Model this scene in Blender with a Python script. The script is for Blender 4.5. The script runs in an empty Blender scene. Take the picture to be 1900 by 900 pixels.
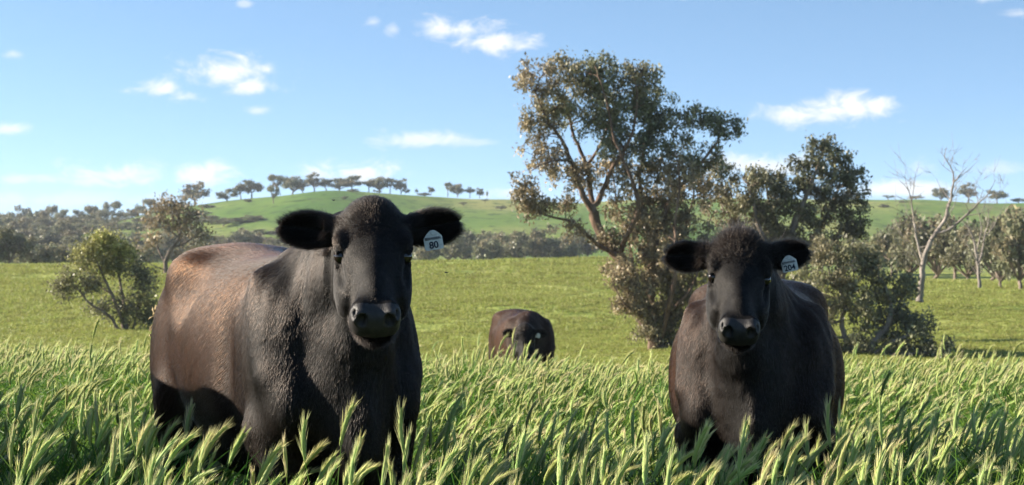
import bpy, math, random, os
import numpy as np
from mathutils import Vector, Matrix

# ------------------------------------------------------------------ camera, sky, sun, exposure
scene = bpy.context.scene
COL = scene.collection
FPX, CZ = 3200.0, 1.35                      # focal length in photo pixels, eye height


def P(px, py, Y):
    """photo pixel at distance Y -> world point"""
    return Vector(((px - 950.0) / FPX * Y, Y, CZ - (py - 450.0) / FPX * Y))


cam_d = bpy.data.cameras.new('camera')
cam = bpy.data.objects.new('camera', cam_d)
COL.objects.link(cam)
cam.location = (0, 0, CZ)
cam.rotation_euler = (math.radians(90), 0, 0)
cam_d.sensor_width = 36.0
cam_d.lens = FPX / 1900.0 * 36.0
cam_d.clip_start = 0.1
cam_d.clip_end = 20000.0
cam_d.dof.use_dof = True
cam_d.dof.focus_distance = 5.6
cam_d.dof.aperture_fstop = 10.0
scene.camera = cam

SUN_EL = math.radians(23.0)
SUN_AZ = math.radians(-82.0)                # clockwise from +Y (the view): left, a little ahead of the camera
sun_dir = Vector((math.sin(SUN_AZ) * math.cos(SUN_EL), math.cos(SUN_AZ) * math.cos(SUN_EL), math.sin(SUN_EL)))
sun_d = bpy.data.lights.new('sun', 'SUN')
sun_d.energy = 5.0
sun_d.angle = math.radians(0.55)
sun_d.color = (1.0, 0.90, 0.75)
sun = bpy.data.objects.new('sun', sun_d)
COL.objects.link(sun)
sun.rotation_euler = sun_dir.to_track_quat('Z', 'Y').to_euler()

scene.render.engine = 'CYCLES'
scene.cycles.use_denoising = True
scene.cycles.max_bounces = 6
scene.cycles.diffuse_bounces = 3
scene.cycles.glossy_bounces = 2
scene.cycles.transmission_bounces = 4
scene.cycles.transparent_max_bounces = 8
scene.cycles.volume_bounces = 0
scene.cycles.sample_clamp_indirect = 6.0
scene.view_settings.view_transform = 'Standard'
scene.view_settings.look = 'None'
scene.view_settings.exposure = 1.6
scene.view_settings.gamma = 1.0
scene.view_settings.use_curve_mapping = False


# ---- tiny node helper
class NT:
    def __init__(self, tree):
        self.t = tree
        self.n = tree.nodes
        self.l = tree.links

    def new(self, kind, **kw):
        nd = self.n.new(kind)
        for k, v in kw.items():
            setattr(nd, k, v)
        return nd

    def put(self, sock, v):
        if hasattr(v, 'is_output'):
            self.l.new(v, sock)
        elif v is not None:
            sock.default_value = v

    def math(self, op, a, b=None, c=None, clamp=False):
        nd = self.new('ShaderNodeMath', operation=op)
        nd.use_clamp = clamp
        self.put(nd.inputs[0], a)
        if b is not None:
            self.put(nd.inputs[1], b)
        if c is not None:
            self.put(nd.inputs[2], c)
        return nd.outputs[0]

    def mix(self, f, a, b, blend='MIX'):
        nd = self.new('ShaderNodeMix', data_type='RGBA', blend_type=blend)
        self.put(nd.inputs[0], f)
        self.put(nd.inputs[6], a)
        self.put(nd.inputs[7], b)
        return nd.outputs[2]

    def noise(self, vec, scale, detail=3.0, rough=0.55, dist=0.0):
        nd = self.new('ShaderNodeTexNoise')
        if vec is not None:
            self.put(nd.inputs['Vector'], vec)
        nd.inputs['Scale'].default_value = scale
        nd.inputs['Detail'].default_value = detail
        nd.inputs['Roughness'].default_value = rough
        nd.inputs['Distortion'].default_value = dist
        return nd.outputs[0]

    def ramp(self, f, stops, interp='LINEAR'):
        nd = self.new('ShaderNodeValToRGB')
        cr = nd.color_ramp
        cr.interpolation = interp
        while len(cr.elements) < len(stops):
            cr.elements.new(0.5)
        for e, (p, c) in zip(cr.elements, stops):
            e.position = p
            e.color = c if len(c) == 4 else (*c, 1)
        self.put(nd.inputs[0], f)
        return nd.outputs[0]

    def smooth(self, v, lo, hi):
        nd = self.new('ShaderNodeMapRange', interpolation_type='SMOOTHSTEP')
        self.put(nd.inputs[0], v)
        self.put(nd.inputs[1], lo)
        self.put(nd.inputs[2], hi)
        nd.inputs[3].default_value = 0.0
        nd.inputs[4].default_value = 1.0
        return nd.outputs[0]


# ---- sky: Nishita with small fair-weather clouds
world = bpy.data.worlds.new('World')
scene.world = world
world.use_nodes = True
W = NT(world.node_tree)
W.n.clear()
geo = W.new('ShaderNodeNewGeometry')
tc = W.new('ShaderNodeTexCoord')
sepd = W.new('ShaderNodeSeparateXYZ')
W.l.new(tc.outputs['Generated'], sepd.inputs[0])
dx, dy, dz = sepd.outputs
sky = W.new('ShaderNodeTexSky', sky_type='NISHITA')
sky.sun_disc = False
sky.sun_elevation = SUN_EL
sky.sun_rotation = SUN_AZ
sky.altitude = 300.0
sky.air_density = 1.0
sky.dust_density = 0.4
sky.ozone_density = 1.3
# the clear, deep-blue afternoon: the same sky seen through thinner low air (elevation stretched evenly all round)
zs = W.math('MULTIPLY_ADD', W.math('MAXIMUM', dz, 0.0), 2.0, 0.15)
cmb = W.new('ShaderNodeCombineXYZ')
W.put(cmb.inputs[0], dx); W.put(cmb.inputs[1], dy); W.put(cmb.inputs[2], zs)
nrm = W.new('ShaderNodeVectorMath', operation='NORMALIZE')
W.l.new(cmb.outputs[0], nrm.inputs[0])
try:
    W.l.new(nrm.outputs[0], sky.inputs['Vector'])
except Exception as e:
    print('sky vector', e)
hsv = W.new('ShaderNodeHueSaturation')
hsv.inputs['Saturation'].default_value = 1.06
hsv.inputs['Hue'].default_value = 0.495
W.l.new(sky.outputs[0], hsv.inputs['Color'])
az = W.math('ARCTAN2', dx, dy)
# clouds: (photo x, photo y, half width, half height, density)
CLOUDS = [(850, 58, 70, 22, 1.0), (925, 80, 66, 24, 1.0), (420, 140, 82, 30, 1.0), (470, 168, 48, 17, .9), (300, 172, 44, 17, .9), (340, 186, 36, 16, .85),
          (498, 134, 19, 15, .9), (475, 208, 22, 8, .6), (780, 261, 84, 15, .75), (1500, 218, 68, 24, .95), (1595, 212, 64, 28, 1.0), (860, 266, 60, 8, .4),
          (215, 328, 84, 24, .9), (60, 338, 80, 12, .55), (372, 328, 50, 21, .95), (645, 322, 74, 22, 1.0), (20, 249, 36, 12, .75), (1835, 12, 30, 19, .7),
          (1885, 45, 36, 11, .5), (1705, 320, 34, 16, .55), (1670, 356, 82, 18, .9), (1400, 312, 90, 24, .8), (25, 14, 20, 9, .6), (690, 46, 16, 10, .55),
          (730, 58, 13, 12, .5), (120, 374, 260, 14, .35), (455, 18, 14, 8, .5), (1270, 2, 18, 7, .6), (25, 117, 16, 9, .5), (1480, 300, 40, 14, .5), (1850, 320, 60, 12, .4), (960, 362, 60, 12, .6)]
nv = W.new('ShaderNodeCombineXYZ')
W.put(nv.inputs[0], W.math('MULTIPLY', az, 1.0)); W.put(nv.inputs[1], W.math('MULTIPLY', dz, 1.7))
n1 = W.noise(nv.outputs[0], 46.0, 9.0, 0.62, 0.5)
n2 = W.noise(nv.outputs[0], 16.0, 3.0, 0.5)
wob = W.math('ADD', W.math('MULTIPLY', W.math('SUBTRACT', n1, 0.5), 3.4), W.math('MULTIPLY', W.math('SUBTRACT', n2, 0.5), 1.0))
dens = None
lift = None
for (cx, cy, hw, hh, dn) in CLOUDS:
    a0 = math.atan((cx - 950) / FPX)
    e0 = (450 - cy) / FPX
    u = W.math('MULTIPLY_ADD', az, FPX / (hw * 1.15), -a0 * FPX / (hw * 1.15))
    v = W.math('MULTIPLY_ADD', dz, FPX / (hh * 1.15), -e0 * FPX / (hh * 1.15))
    # flat base: the lower half falls off faster
    v2 = W.math('MAXIMUM', v, W.math('MULTIPLY', v, -1.35))
    r = W.math('SQRT', W.math('ADD', W.math('MULTIPLY', u, u), W.math('MULTIPLY', v2, v2)))
    s = W.math('MULTIPLY', W.smooth(W.math('ADD', r, wob), 1.22, 0.0), dn)
    dens = s if dens is None else W.math('MAXIMUM', dens, s)
    li = W.math('MULTIPLY', s, W.math('MULTIPLY_ADD', v, 0.5, 0.5, clamp=True))
    lift = li if lift is None else W.math('MAXIMUM', lift, li)
# elsewhere in the sky: the same sort of small clouds, outside the listed stretch
out = W.smooth(W.math('ABSOLUTE', az), 0.34, 0.5)
hi = W.smooth(dz, 0.16, 0.24)
els = W.math('MAXIMUM', out, hi)
nb = W.noise(nv.outputs[0], 7.0, 5.0, 0.6)
gen = W.math('MULTIPLY', W.math('MULTIPLY', W.smooth(nb, 0.62, 0.74), els), W.smooth(dz, 0.0, 0.02))
dens = W.math('MAXIMUM', dens, gen)
shade = W.math('MULTIPLY_ADD', lift, 0.5, W.math('MULTIPLY_ADD', n1, 0.35, 0.42), clamp=True)
ccol = W.ramp(shade, [(0.3, (3.3, 3.55, 3.85)), (0.9, (4.5, 4.45, 4.35))])
haz = W.ramp(W.math('MAXIMUM', dz, 0.0), [(0.0, (1, 1, 1)), (0.035, (.55, .55, .55)), (0.10, (0.0, 0.0, 0.0))], 'EASE')
SKYC = W.mix(W.math('MULTIPLY', dens, 0.92), hsv.outputs[0], ccol)
bg = W.new('ShaderNodeBackground')
bg.inputs['Strength'].default_value = 0.088
W.l.new(SKYC, bg.inputs['Color'])
wo = W.new('ShaderNodeOutputWorld')
W.l.new(bg.outputs[0], wo.inputs['Surface'])


# ------------------------------------------------------------------ helpers
def tag(o, label=None, cat=None, group=None, kind=None):
    if label: o['label'] = label
    if cat: o['category'] = cat
    if group: o['group'] = group
    if kind: o['kind'] = kind
    return o


def empty(name, loc, rz=0.0):
    o = bpy.data.objects.new(name, None)
    COL.objects.link(o)
    o.location = loc
    o.rotation_euler = (0, 0, rz)
    o.empty_display_size = 0.2
    return o


def mesh_np(name, verts, faces, smooth=True):
    """verts (n,3); faces (m,k) array, or list of such arrays"""
    me = bpy.data.meshes.new(name)
    verts = np.asarray(verts, np.float32)
    fl = faces if isinstance(faces, list) else [faces]
    fl = [np.asarray(f, np.int32) for f in fl if len(f)]
    me.vertices.add(len(verts))
    me.vertices.foreach_set('co', verts.ravel())
    loops = np.concatenate([f.ravel() for f in fl])
    tot = np.concatenate([np.full(len(f), f.shape[1], np.int32) for f in fl])
    start = np.concatenate([[0], np.cumsum(tot)[:-1]]).astype(np.int32)
    me.loops.add(len(loops))
    me.loops.foreach_set('vertex_index', loops)
    me.polygons.add(len(tot))
    me.polygons.foreach_set('loop_start', start)
    me.polygons.foreach_set('loop_total', tot)
    me.polygons.foreach_set('use_smooth', np.full(len(tot), smooth, bool))
    me.update(calc_edges=True)
    return me


def link(name, me, mats, parent=None):
    o = bpy.data.objects.new(name, me)
    COL.objects.link(o)
    for m in (mats if isinstance(mats, (list, tuple)) else [mats]):
        if len(me.materials) < (len(mats) if isinstance(mats, (list, tuple)) else 1):
            me.materials.append(m)
    if parent is not None:
        o.parent = parent
    return o


def point_color(me, name, cols):
    at = me.attributes.new(name, 'FLOAT_COLOR', 'POINT')
    c = np.ones((len(cols), 4), np.float32)
    c[:, :3] = cols
    at.data.foreach_set('color', c.ravel())


def new_mat(name):
    m = bpy.data.materials.new(name)
    m.use_nodes = True
    t = NT(m.node_tree)
    t.n.clear()
    o = t.new('ShaderNodeOutputMaterial')
    return m, t, o


def bsdf(t, o, color, rough=0.6, spec=0.3, **kw):
    b = t.new('ShaderNodeBsdfPrincipled')
    t.put(b.inputs['Base Color'], color)
    t.put(b.inputs['Roughness'], rough)
    b.inputs['Specular IOR Level'].default_value = spec
    for k, v in kw.items():
        t.put(b.inputs[k], v)
    t.l.new(b.outputs[0], o.inputs['Surface'])
    return b


def noise3(p, seed, freq):
    """cheap smooth value noise on (n,3) or (n,2) points, in [-1,1]"""
    p = np.asarray(p, np.float64) * freq
    d = p.shape[1]
    i0 = np.floor(p).astype(np.int64)
    f = p - i0
    f = f * f * (3 - 2 * f)
    out = np.zeros(len(p))
    for c in range(2 ** d):
        w = np.ones(len(p)); h = np.full(len(p), seed * 7919 + 17, np.int64)
        for k in range(d):
            b = (c >> k) & 1
            w *= f[:, k] if b else 1 - f[:, k]
            h = (h * 1103515245 + (i0[:, k] + b) * (374761393 + 668265263 * k) + 12345) & 0x7fffffff
            h = (h ^ (h >> 13)) * 1274126177 & 0x7fffffff
        out += w * ((h & 0xffff) / 32767.5 - 1.0)
    return out

# ------------------------------------------------------------------ ground: one sheet out to the horizon
def interp(x, pts):
    xs, v = np.array([p[0] for p in pts], float), np.array([p[1] for p in pts], float)
    m = np.gradient(v, xs)
    d = np.diff(v) / np.diff(xs)
    for i in range(1, len(xs) - 1):                      # monotone, no overshoot
        m[i] = 0 if d[i - 1] * d[i] <= 0 else 2 * d[i - 1] * d[i] / (d[i - 1] + d[i])
    xc = np.clip(x, xs[0], xs[-1])
    i = np.clip(np.searchsorted(xs, xc) - 1, 0, len(xs) - 2)
    h = xs[i + 1] - xs[i]; t = (xc - xs[i]) / h
    return (2 * t ** 3 - 3 * t ** 2 + 1) * v[i] + (t ** 3 - 2 * t ** 2 + t) * h * m[i] + (-2 * t ** 3 + 3 * t ** 2) * v[i + 1] + (t ** 3 - t ** 2) * h * m[i + 1]


def ground(X, Y, rough=True):
    X = np.atleast_1d(np.asarray(X, float)); Y = np.atleast_1d(np.asarray(Y, float))
    base = interp(Y, [(-200, .2), (0, 0), (10, 0), (13, -.06), (17, -.35), (22, -.84), (35, -1.75), (50, -2.25), (60, -2.34), (74, -2.15), (100, -1.35), (138, 0), (165, -.5), (220, -3.2), (360, -3.0), (430, 0), (600, 0), (3000, -8), (9000, -20)])
    # far side of the near paddock: its brow falls to the right and a little to the left
    brow = interp(X, [(-120, -1.6), (-45, -.72), (-10, -.25), (0, -.12), (14, -.3), (26, -1.3), (36, -1.95), (60, -2.2), (140, -2.4)])
    wb = np.clip((Y - 74) / 64, 0, 1) * np.clip((200 - Y) / 50, 0, 1)
    base = base + brow * wb * wb * (3 - 2 * wb)
    # the hill
    hx = interp(X * 600 / np.maximum(Y, 300), [(-900, 2), (-300, 3), (-180, 4.5), (-140, 8), (-112, 14.2), (-84, 18.0), (-62, 19.7), (-28, 18.2), (0, 16.6), (40, 15.6), (90, 15.6), (131, 16.5), (178, 15), (260, 12.5), (900, 6)])
    hy = interp(Y, [(250, 0), (370, 0.0), (430, .24), (500, .60), (570, .92), (615, 1.0), (680, .9), (900, .45), (2000, 0)])
    z = base + hx * hy
    # the knoll in front tips gently down to the right
    tl = np.clip((X + 2.6) / 3.2, 0, 1)
    z = z - .095 * tl * tl * (3 - 2 * tl) * np.clip((Y - 4.5) / 3, 0, 1) * np.clip((40 - Y) / 20, 0, 1)
    if rough:
        p = np.stack([X, Y], 1)
        far = np.clip((Y - 25) / 40, 0, 1)
        z = z + far * np.clip((260 - Y) / 100, 0, 1) * (noise3(p * [1, .6], 31, .13) * .20 + noise3(p * [1, .55], 32, .42) * .06)
        z = z + np.clip((Y - 330) / 80, 0, 1) * (noise3(p * [1, .45], 33, .05) * .8 + noise3(p * [1, .4], 34, .014) * 1.2)
        z = z + noise3(p, 35, 1.3) * .025
    return z


def gz(X, Y):
    return float(ground(X, Y, False)[0])


ys = [-60.0]
while ys[-1] < 9000:
    y = ys[-1]
    ys.append(y + (5 if y < 0 else max(.35, y * .0065) if y < 700 else y * .05))
ys = np.array(ys)
ts = np.concatenate([np.linspace(-2.2, -.42, 26)[:-1], np.linspace(-.42, .42, 260), np.linspace(.42, 2.2, 26)[1:]])
GX = ts[None, :] * (np.maximum(ys, 0)[:, None] + 12)
GY = np.repeat(ys[:, None], len(ts), 1)
GZ = ground(GX.ravel(), GY.ravel()).reshape(GX.shape)
r, c = np.meshgrid(np.arange(len(ys) - 1), np.arange(len(ts) - 1), indexing='ij')
b = (r * len(ts) + c).ravel()
gm = mesh_np('ground', np.stack([GX, GY, GZ], -1).reshape(-1, 3), np.stack([b, b + 1, b + 1 + len(ts), b + len(ts)], 1))


def mat_ground():
    m, t, o = new_mat('pasture ground')
    g = t.new('ShaderNodeNewGeometry')
    s = t.new('ShaderNodeSeparateXYZ')
    t.l.new(g.outputs['Position'], s.inputs[0])
    mp = t.new('ShaderNodeMapping')
    mp.inputs['Scale'].default_value = (1, .45, 1)
    t.l.new(g.outputs['Position'], mp.inputs['Vector'])
    big = t.noise(mp.outputs[0], .035, 4, .55)
    mid = t.noise(mp.outputs[0], .25, 5, .6)
    fine = t.noise(g.outputs['Position'], 3.5, 4, .65)
    grass = t.ramp(big, [(.32, (.190, .235, .050)), (.5, (.270, .295, .078)), (.68, (.36, .345, .12))])
    grass = t.mix(t.smooth(mid, .40, .80), grass, (.140, .200, .040, 1))
    grass = t.mix(1.0, grass, t.ramp(fine, [(.3, (.72, .74, .7)), (.7, (1.18, 1.16, 1.1))]), 'MULTIPLY')
    hill = t.ramp(t.noise(mp.outputs[0], .02, 5, .6), [(.35, (.070, .140, .022)), (.5, (.130, .190, .040)), (.65, (.225, .230, .075))])
    hill = t.mix(t.smooth(mid, .48, .70), hill, (.050, .085, .022, 1))
    c = t.mix(t.smooth(s.outputs[1], 240, 330), grass, hill)
    # earth and litter under the tall crop close by
    c = t.mix(t.smooth(s.outputs[1], 22, 14), c, (.045, .050, .018, 1))
    b = bsdf(t, o, c, .9, .1)
    bp = t.new('ShaderNodeBump')
    bp.inputs['Strength'].default_value = .8
    bp.inputs['Distance'].default_value = .25
    t.l.new(t.math('ADD', fine, t.math('MULTIPLY', mid, 1.5)), bp.inputs['Height'])
    t.l.new(bp.outputs[0], b.inputs['Normal'])
    return m


go = link('ground', gm, mat_ground())
tag(go, 'rolling green pasture ground with the far hill', 'ground', kind='structure')
# ------------------------------------------------------------------ cattle
def smin(a, b, k):
    h = np.clip(0.5 + 0.5 * (b - a) / k, 0, 1)
    return b + (a - b) * h - k * h * (1 - h)


def smax(a, b, k):
    return -smin(-a, -b, k)


class Field:
    """signed distance samples on a rectilinear grid; shapes are blended in inside their own boxes"""
    def __init__(self, xs, ys, zs):
        self.ax = [np.asarray(a, np.float32) for a in (xs, ys, zs)]
        self.v = np.full([len(a) for a in self.ax], 0.25, np.float32)

    def box(self, lo, hi):
        sl = []
        for a, l, h in zip(self.ax, lo, hi):
            i, j = np.searchsorted(a, l), np.searchsorted(a, h)
            sl.append(slice(max(i - 1, 0), min(j + 1, len(a))))
        g = np.meshgrid(*[a[s] for a, s in zip(self.ax, sl)], indexing='ij', sparse=True)
        return tuple(sl), g

    def put(self, d, sl, k, op):
        if op == 'add':
            self.v[sl] = smin(self.v[sl], d, k)
        else:
            self.v[sl] = smax(self.v[sl], -d, k)

    def ell(self, c, r, k=0.05, M=None, op='add'):
        c = np.asarray(c, float); r = np.asarray(r, float)
        R = float(r.max()) + k + 0.03
        sl, (X, Y, Z) = self.box(c - R, c + R)
        if min(s.stop - s.start for s in sl) < 1: return
        X, Y, Z = X - c[0], Y - c[1], Z - c[2]
        if M is not None:
            X, Y, Z = (M[0][0] * X + M[1][0] * Y + M[2][0] * Z, M[0][1] * X + M[1][1] * Y + M[2][1] * Z, M[0][2] * X + M[1][2] * Y + M[2][2] * Z)
        k0 = np.sqrt((X / r[0]) ** 2 + (Y / r[1]) ** 2 + (Z / r[2]) ** 2)
        k1 = np.sqrt((X / r[0] ** 2) ** 2 + (Y / r[1] ** 2) ** 2 + (Z / r[2] ** 2) ** 2) + 1e-9
        self.put(k0 * (k0 - 1) / k1, sl, k, op)

    def cone(self, a, b, ra, rb, k=0.05, op='add'):
        a = np.asarray(a, float); b = np.asarray(b, float)
        R = max(ra, rb) + k + 0.03
        sl, (X, Y, Z) = self.box(np.minimum(a, b) - R, np.maximum(a, b) + R)
        if min(s.stop - s.start for s in sl) < 1: return
        ab = b - a
        t = ((X - a[0]) * ab[0] + (Y - a[1]) * ab[1] + (Z - a[2]) * ab[2]) / (ab @ ab)
        t = np.clip(t, 0, 1)
        d = np.sqrt((X - a[0] - t * ab[0]) ** 2 + (Y - a[1] - t * ab[1]) ** 2 + (Z - a[2] - t * ab[2]) ** 2) - (ra + (rb - ra) * t)
        self.put(d, sl, k, op)

    def chain(self, pts, rs, k=0.05):
        for i in range(len(pts) - 1):
            self.cone(pts[i], pts[i + 1], rs[i], rs[i + 1], k if i == 0 else min(k, 0.03))

    def loft(self, sec, n=2.35):
        sec = np.asarray(sec, float)
        x0, x1 = sec[0, 0], sec[-1, 0]
        sl, (X, Y, Z) = self.box((x0 - .12, -.6, .3), (x1 + .12, .6, 1.6))
        xx = X.ravel()
        xc = np.clip(xx, x0, x1)

        def cub(col):          # catmull-rom through the sections
            xs, v = sec[:, 0], sec[:, col]
            m = np.gradient(v, xs)
            i = np.clip(np.searchsorted(xs, xc) - 1, 0, len(xs) - 2)
            h = xs[i + 1] - xs[i]; t = (xc - xs[i]) / h
            return ((2 * t ** 3 - 3 * t ** 2 + 1) * v[i] + (t ** 3 - 2 * t ** 2 + t) * h * m[i] + (-2 * t ** 3 + 3 * t ** 2) * v[i + 1] + (t ** 3 - t ** 2) * h * m[i + 1]).reshape(X.shape)
        T, B, Wd = cub(1), cub(2), np.maximum(cub(3), .02)
        zc = B + (T - B) * 0.47
        hz = np.where(Z > zc, T - zc, zc - B)
        q = (np.abs(Y / Wd) ** n + np.abs((Z - zc) / hz) ** n) ** (1 / n)
        d = (q - 1) * np.minimum(Wd, hz) * 0.9
        ex = np.maximum(np.maximum(x0 - X, X - x1), 0)
        d = np.sqrt(np.maximum(d, 0) ** 2 + ex ** 2) + np.minimum(d, 0)
        self.put(d.astype(np.float32), sl, 0.02, 'add')

    def mesh(self):
        v = self.v
        s = v < 0
        c = [s[i:v.shape[0] - 1 + i, j:v.shape[1] - 1 + j, l:v.shape[2] - 1 + l] for i in (0, 1) for j in (0, 1) for l in (0, 1)]
        anyv = c[0].copy(); allv = c[0].copy()
        for q in c[1:]:
            anyv |= q; allv &= q
        act = anyv & ~allv
        idx = np.argwhere(act)
        vid = np.full(act.shape, -1, np.int32)
        vid[act] = np.arange(len(idx))
        pos = np.zeros((len(idx), 3)); cnt = np.zeros(len(idx))
        corner = [(i, j, l) for i in (0, 1) for j in (0, 1) for l in (0, 1)]
        for a in range(8):
            for b in range(a + 1, 8):
                df = np.array(corner[b]) - np.array(corner[a])
                if np.abs(df).sum() != 1: continue
                ia, ib = idx + corner[a], idx + corner[b]
                va, vb = v[tuple(ia.T)], v[tuple(ib.T)]
                m = (va < 0) != (vb < 0)
                t = (va[m] / (va[m] - vb[m]))[:, None]
                pa = np.stack([self.ax[k][ia[m, k]] for k in range(3)], 1)
                pb = np.stack([self.ax[k][ib[m, k]] for k in range(3)], 1)
                pos[m] += pa + (pb - pa) * t
                cnt[m] += 1
        pos /= np.maximum(cnt, 1)[:, None]
        quads = []
        for k in range(3):
            i, j = (k + 1) % 3, (k + 2) % 3
            lo = [slice(None)] * 3; hi = [slice(None)] * 3
            lo[k] = slice(0, -1); hi[k] = slice(1, None)
            for q in (i, j):
                lo[q] = slice(1, -1); hi[q] = slice(1, -1)
            sa, sb = s[tuple(lo)], s[tuple(hi)]
            e = np.argwhere(sa != sb)
            flip = sa[tuple(e.T)]
            e[:, i] += 1; e[:, j] += 1
            q = []
            for (di, dj) in ((0, 0), (-1, 0), (-1, -1), (0, -1)):
                c2 = e.copy(); c2[:, i] += di; c2[:, j] += dj
                q.append(vid[tuple(c2.T)])
            q = np.stack(q, 1)
            q[~flip] = q[~flip][:, ::-1]
            quads.append(q)
        quads = np.concatenate(quads)
        quads = quads[(quads >= 0).all(1)]
        quads = quads[:, ::-1] if False else quads
        # light relaxation
        for it in range(3):
            acc = np.zeros_like(pos); n = np.zeros(len(pos))
            for a in range(4):
                p, q = quads[:, a], quads[:, (a + 1) % 4]
                np.add.at(acc, p, pos[q]); np.add.at(n, p, 1)
                np.add.at(acc, q, pos[p]); np.add.at(n, q, 1)
            pos = pos * 0.5 + 0.5 * acc / np.maximum(n, 1)[:, None]
        return pos, quads


def vnormals(pos, quads):
    fn = np.cross(pos[quads[:, 2]] - pos[quads[:, 0]], pos[quads[:, 3]] - pos[quads[:, 1]])
    vn = np.zeros_like(pos)
    for a in range(4):
        np.add.at(vn, quads[:, a], fn)
    return vn / (np.linalg.norm(vn, axis=1, keepdims=True) + 1e-12), np.linalg.norm(fn, axis=1) * .5


def graded(lo, hi, flo, fhi, coarse, fine):
    a = [lo]
    while a[-1] < hi:
        x = a[-1]
        dist = max(flo - x, x - fhi, 0)
        a.append(x + min(coarse, fine + dist * 0.12))
    return np.array(a)


def frame(yaw, pitch, roll=0.0):
    cy, sy, cp, sp = math.cos(yaw), math.sin(yaw), math.cos(pitch), math.sin(pitch)
    u = np.array([cp * cy, cp * sy, -sp]); v = np.array([-sy, cy, 0.0]); w = np.cross(u, v)
    v, w = v * math.cos(roll) + w * math.sin(roll), w * math.cos(roll) - v * math.sin(roll)
    return np.stack([u, v, w])            # rows: nose direction, left, brow


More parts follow.
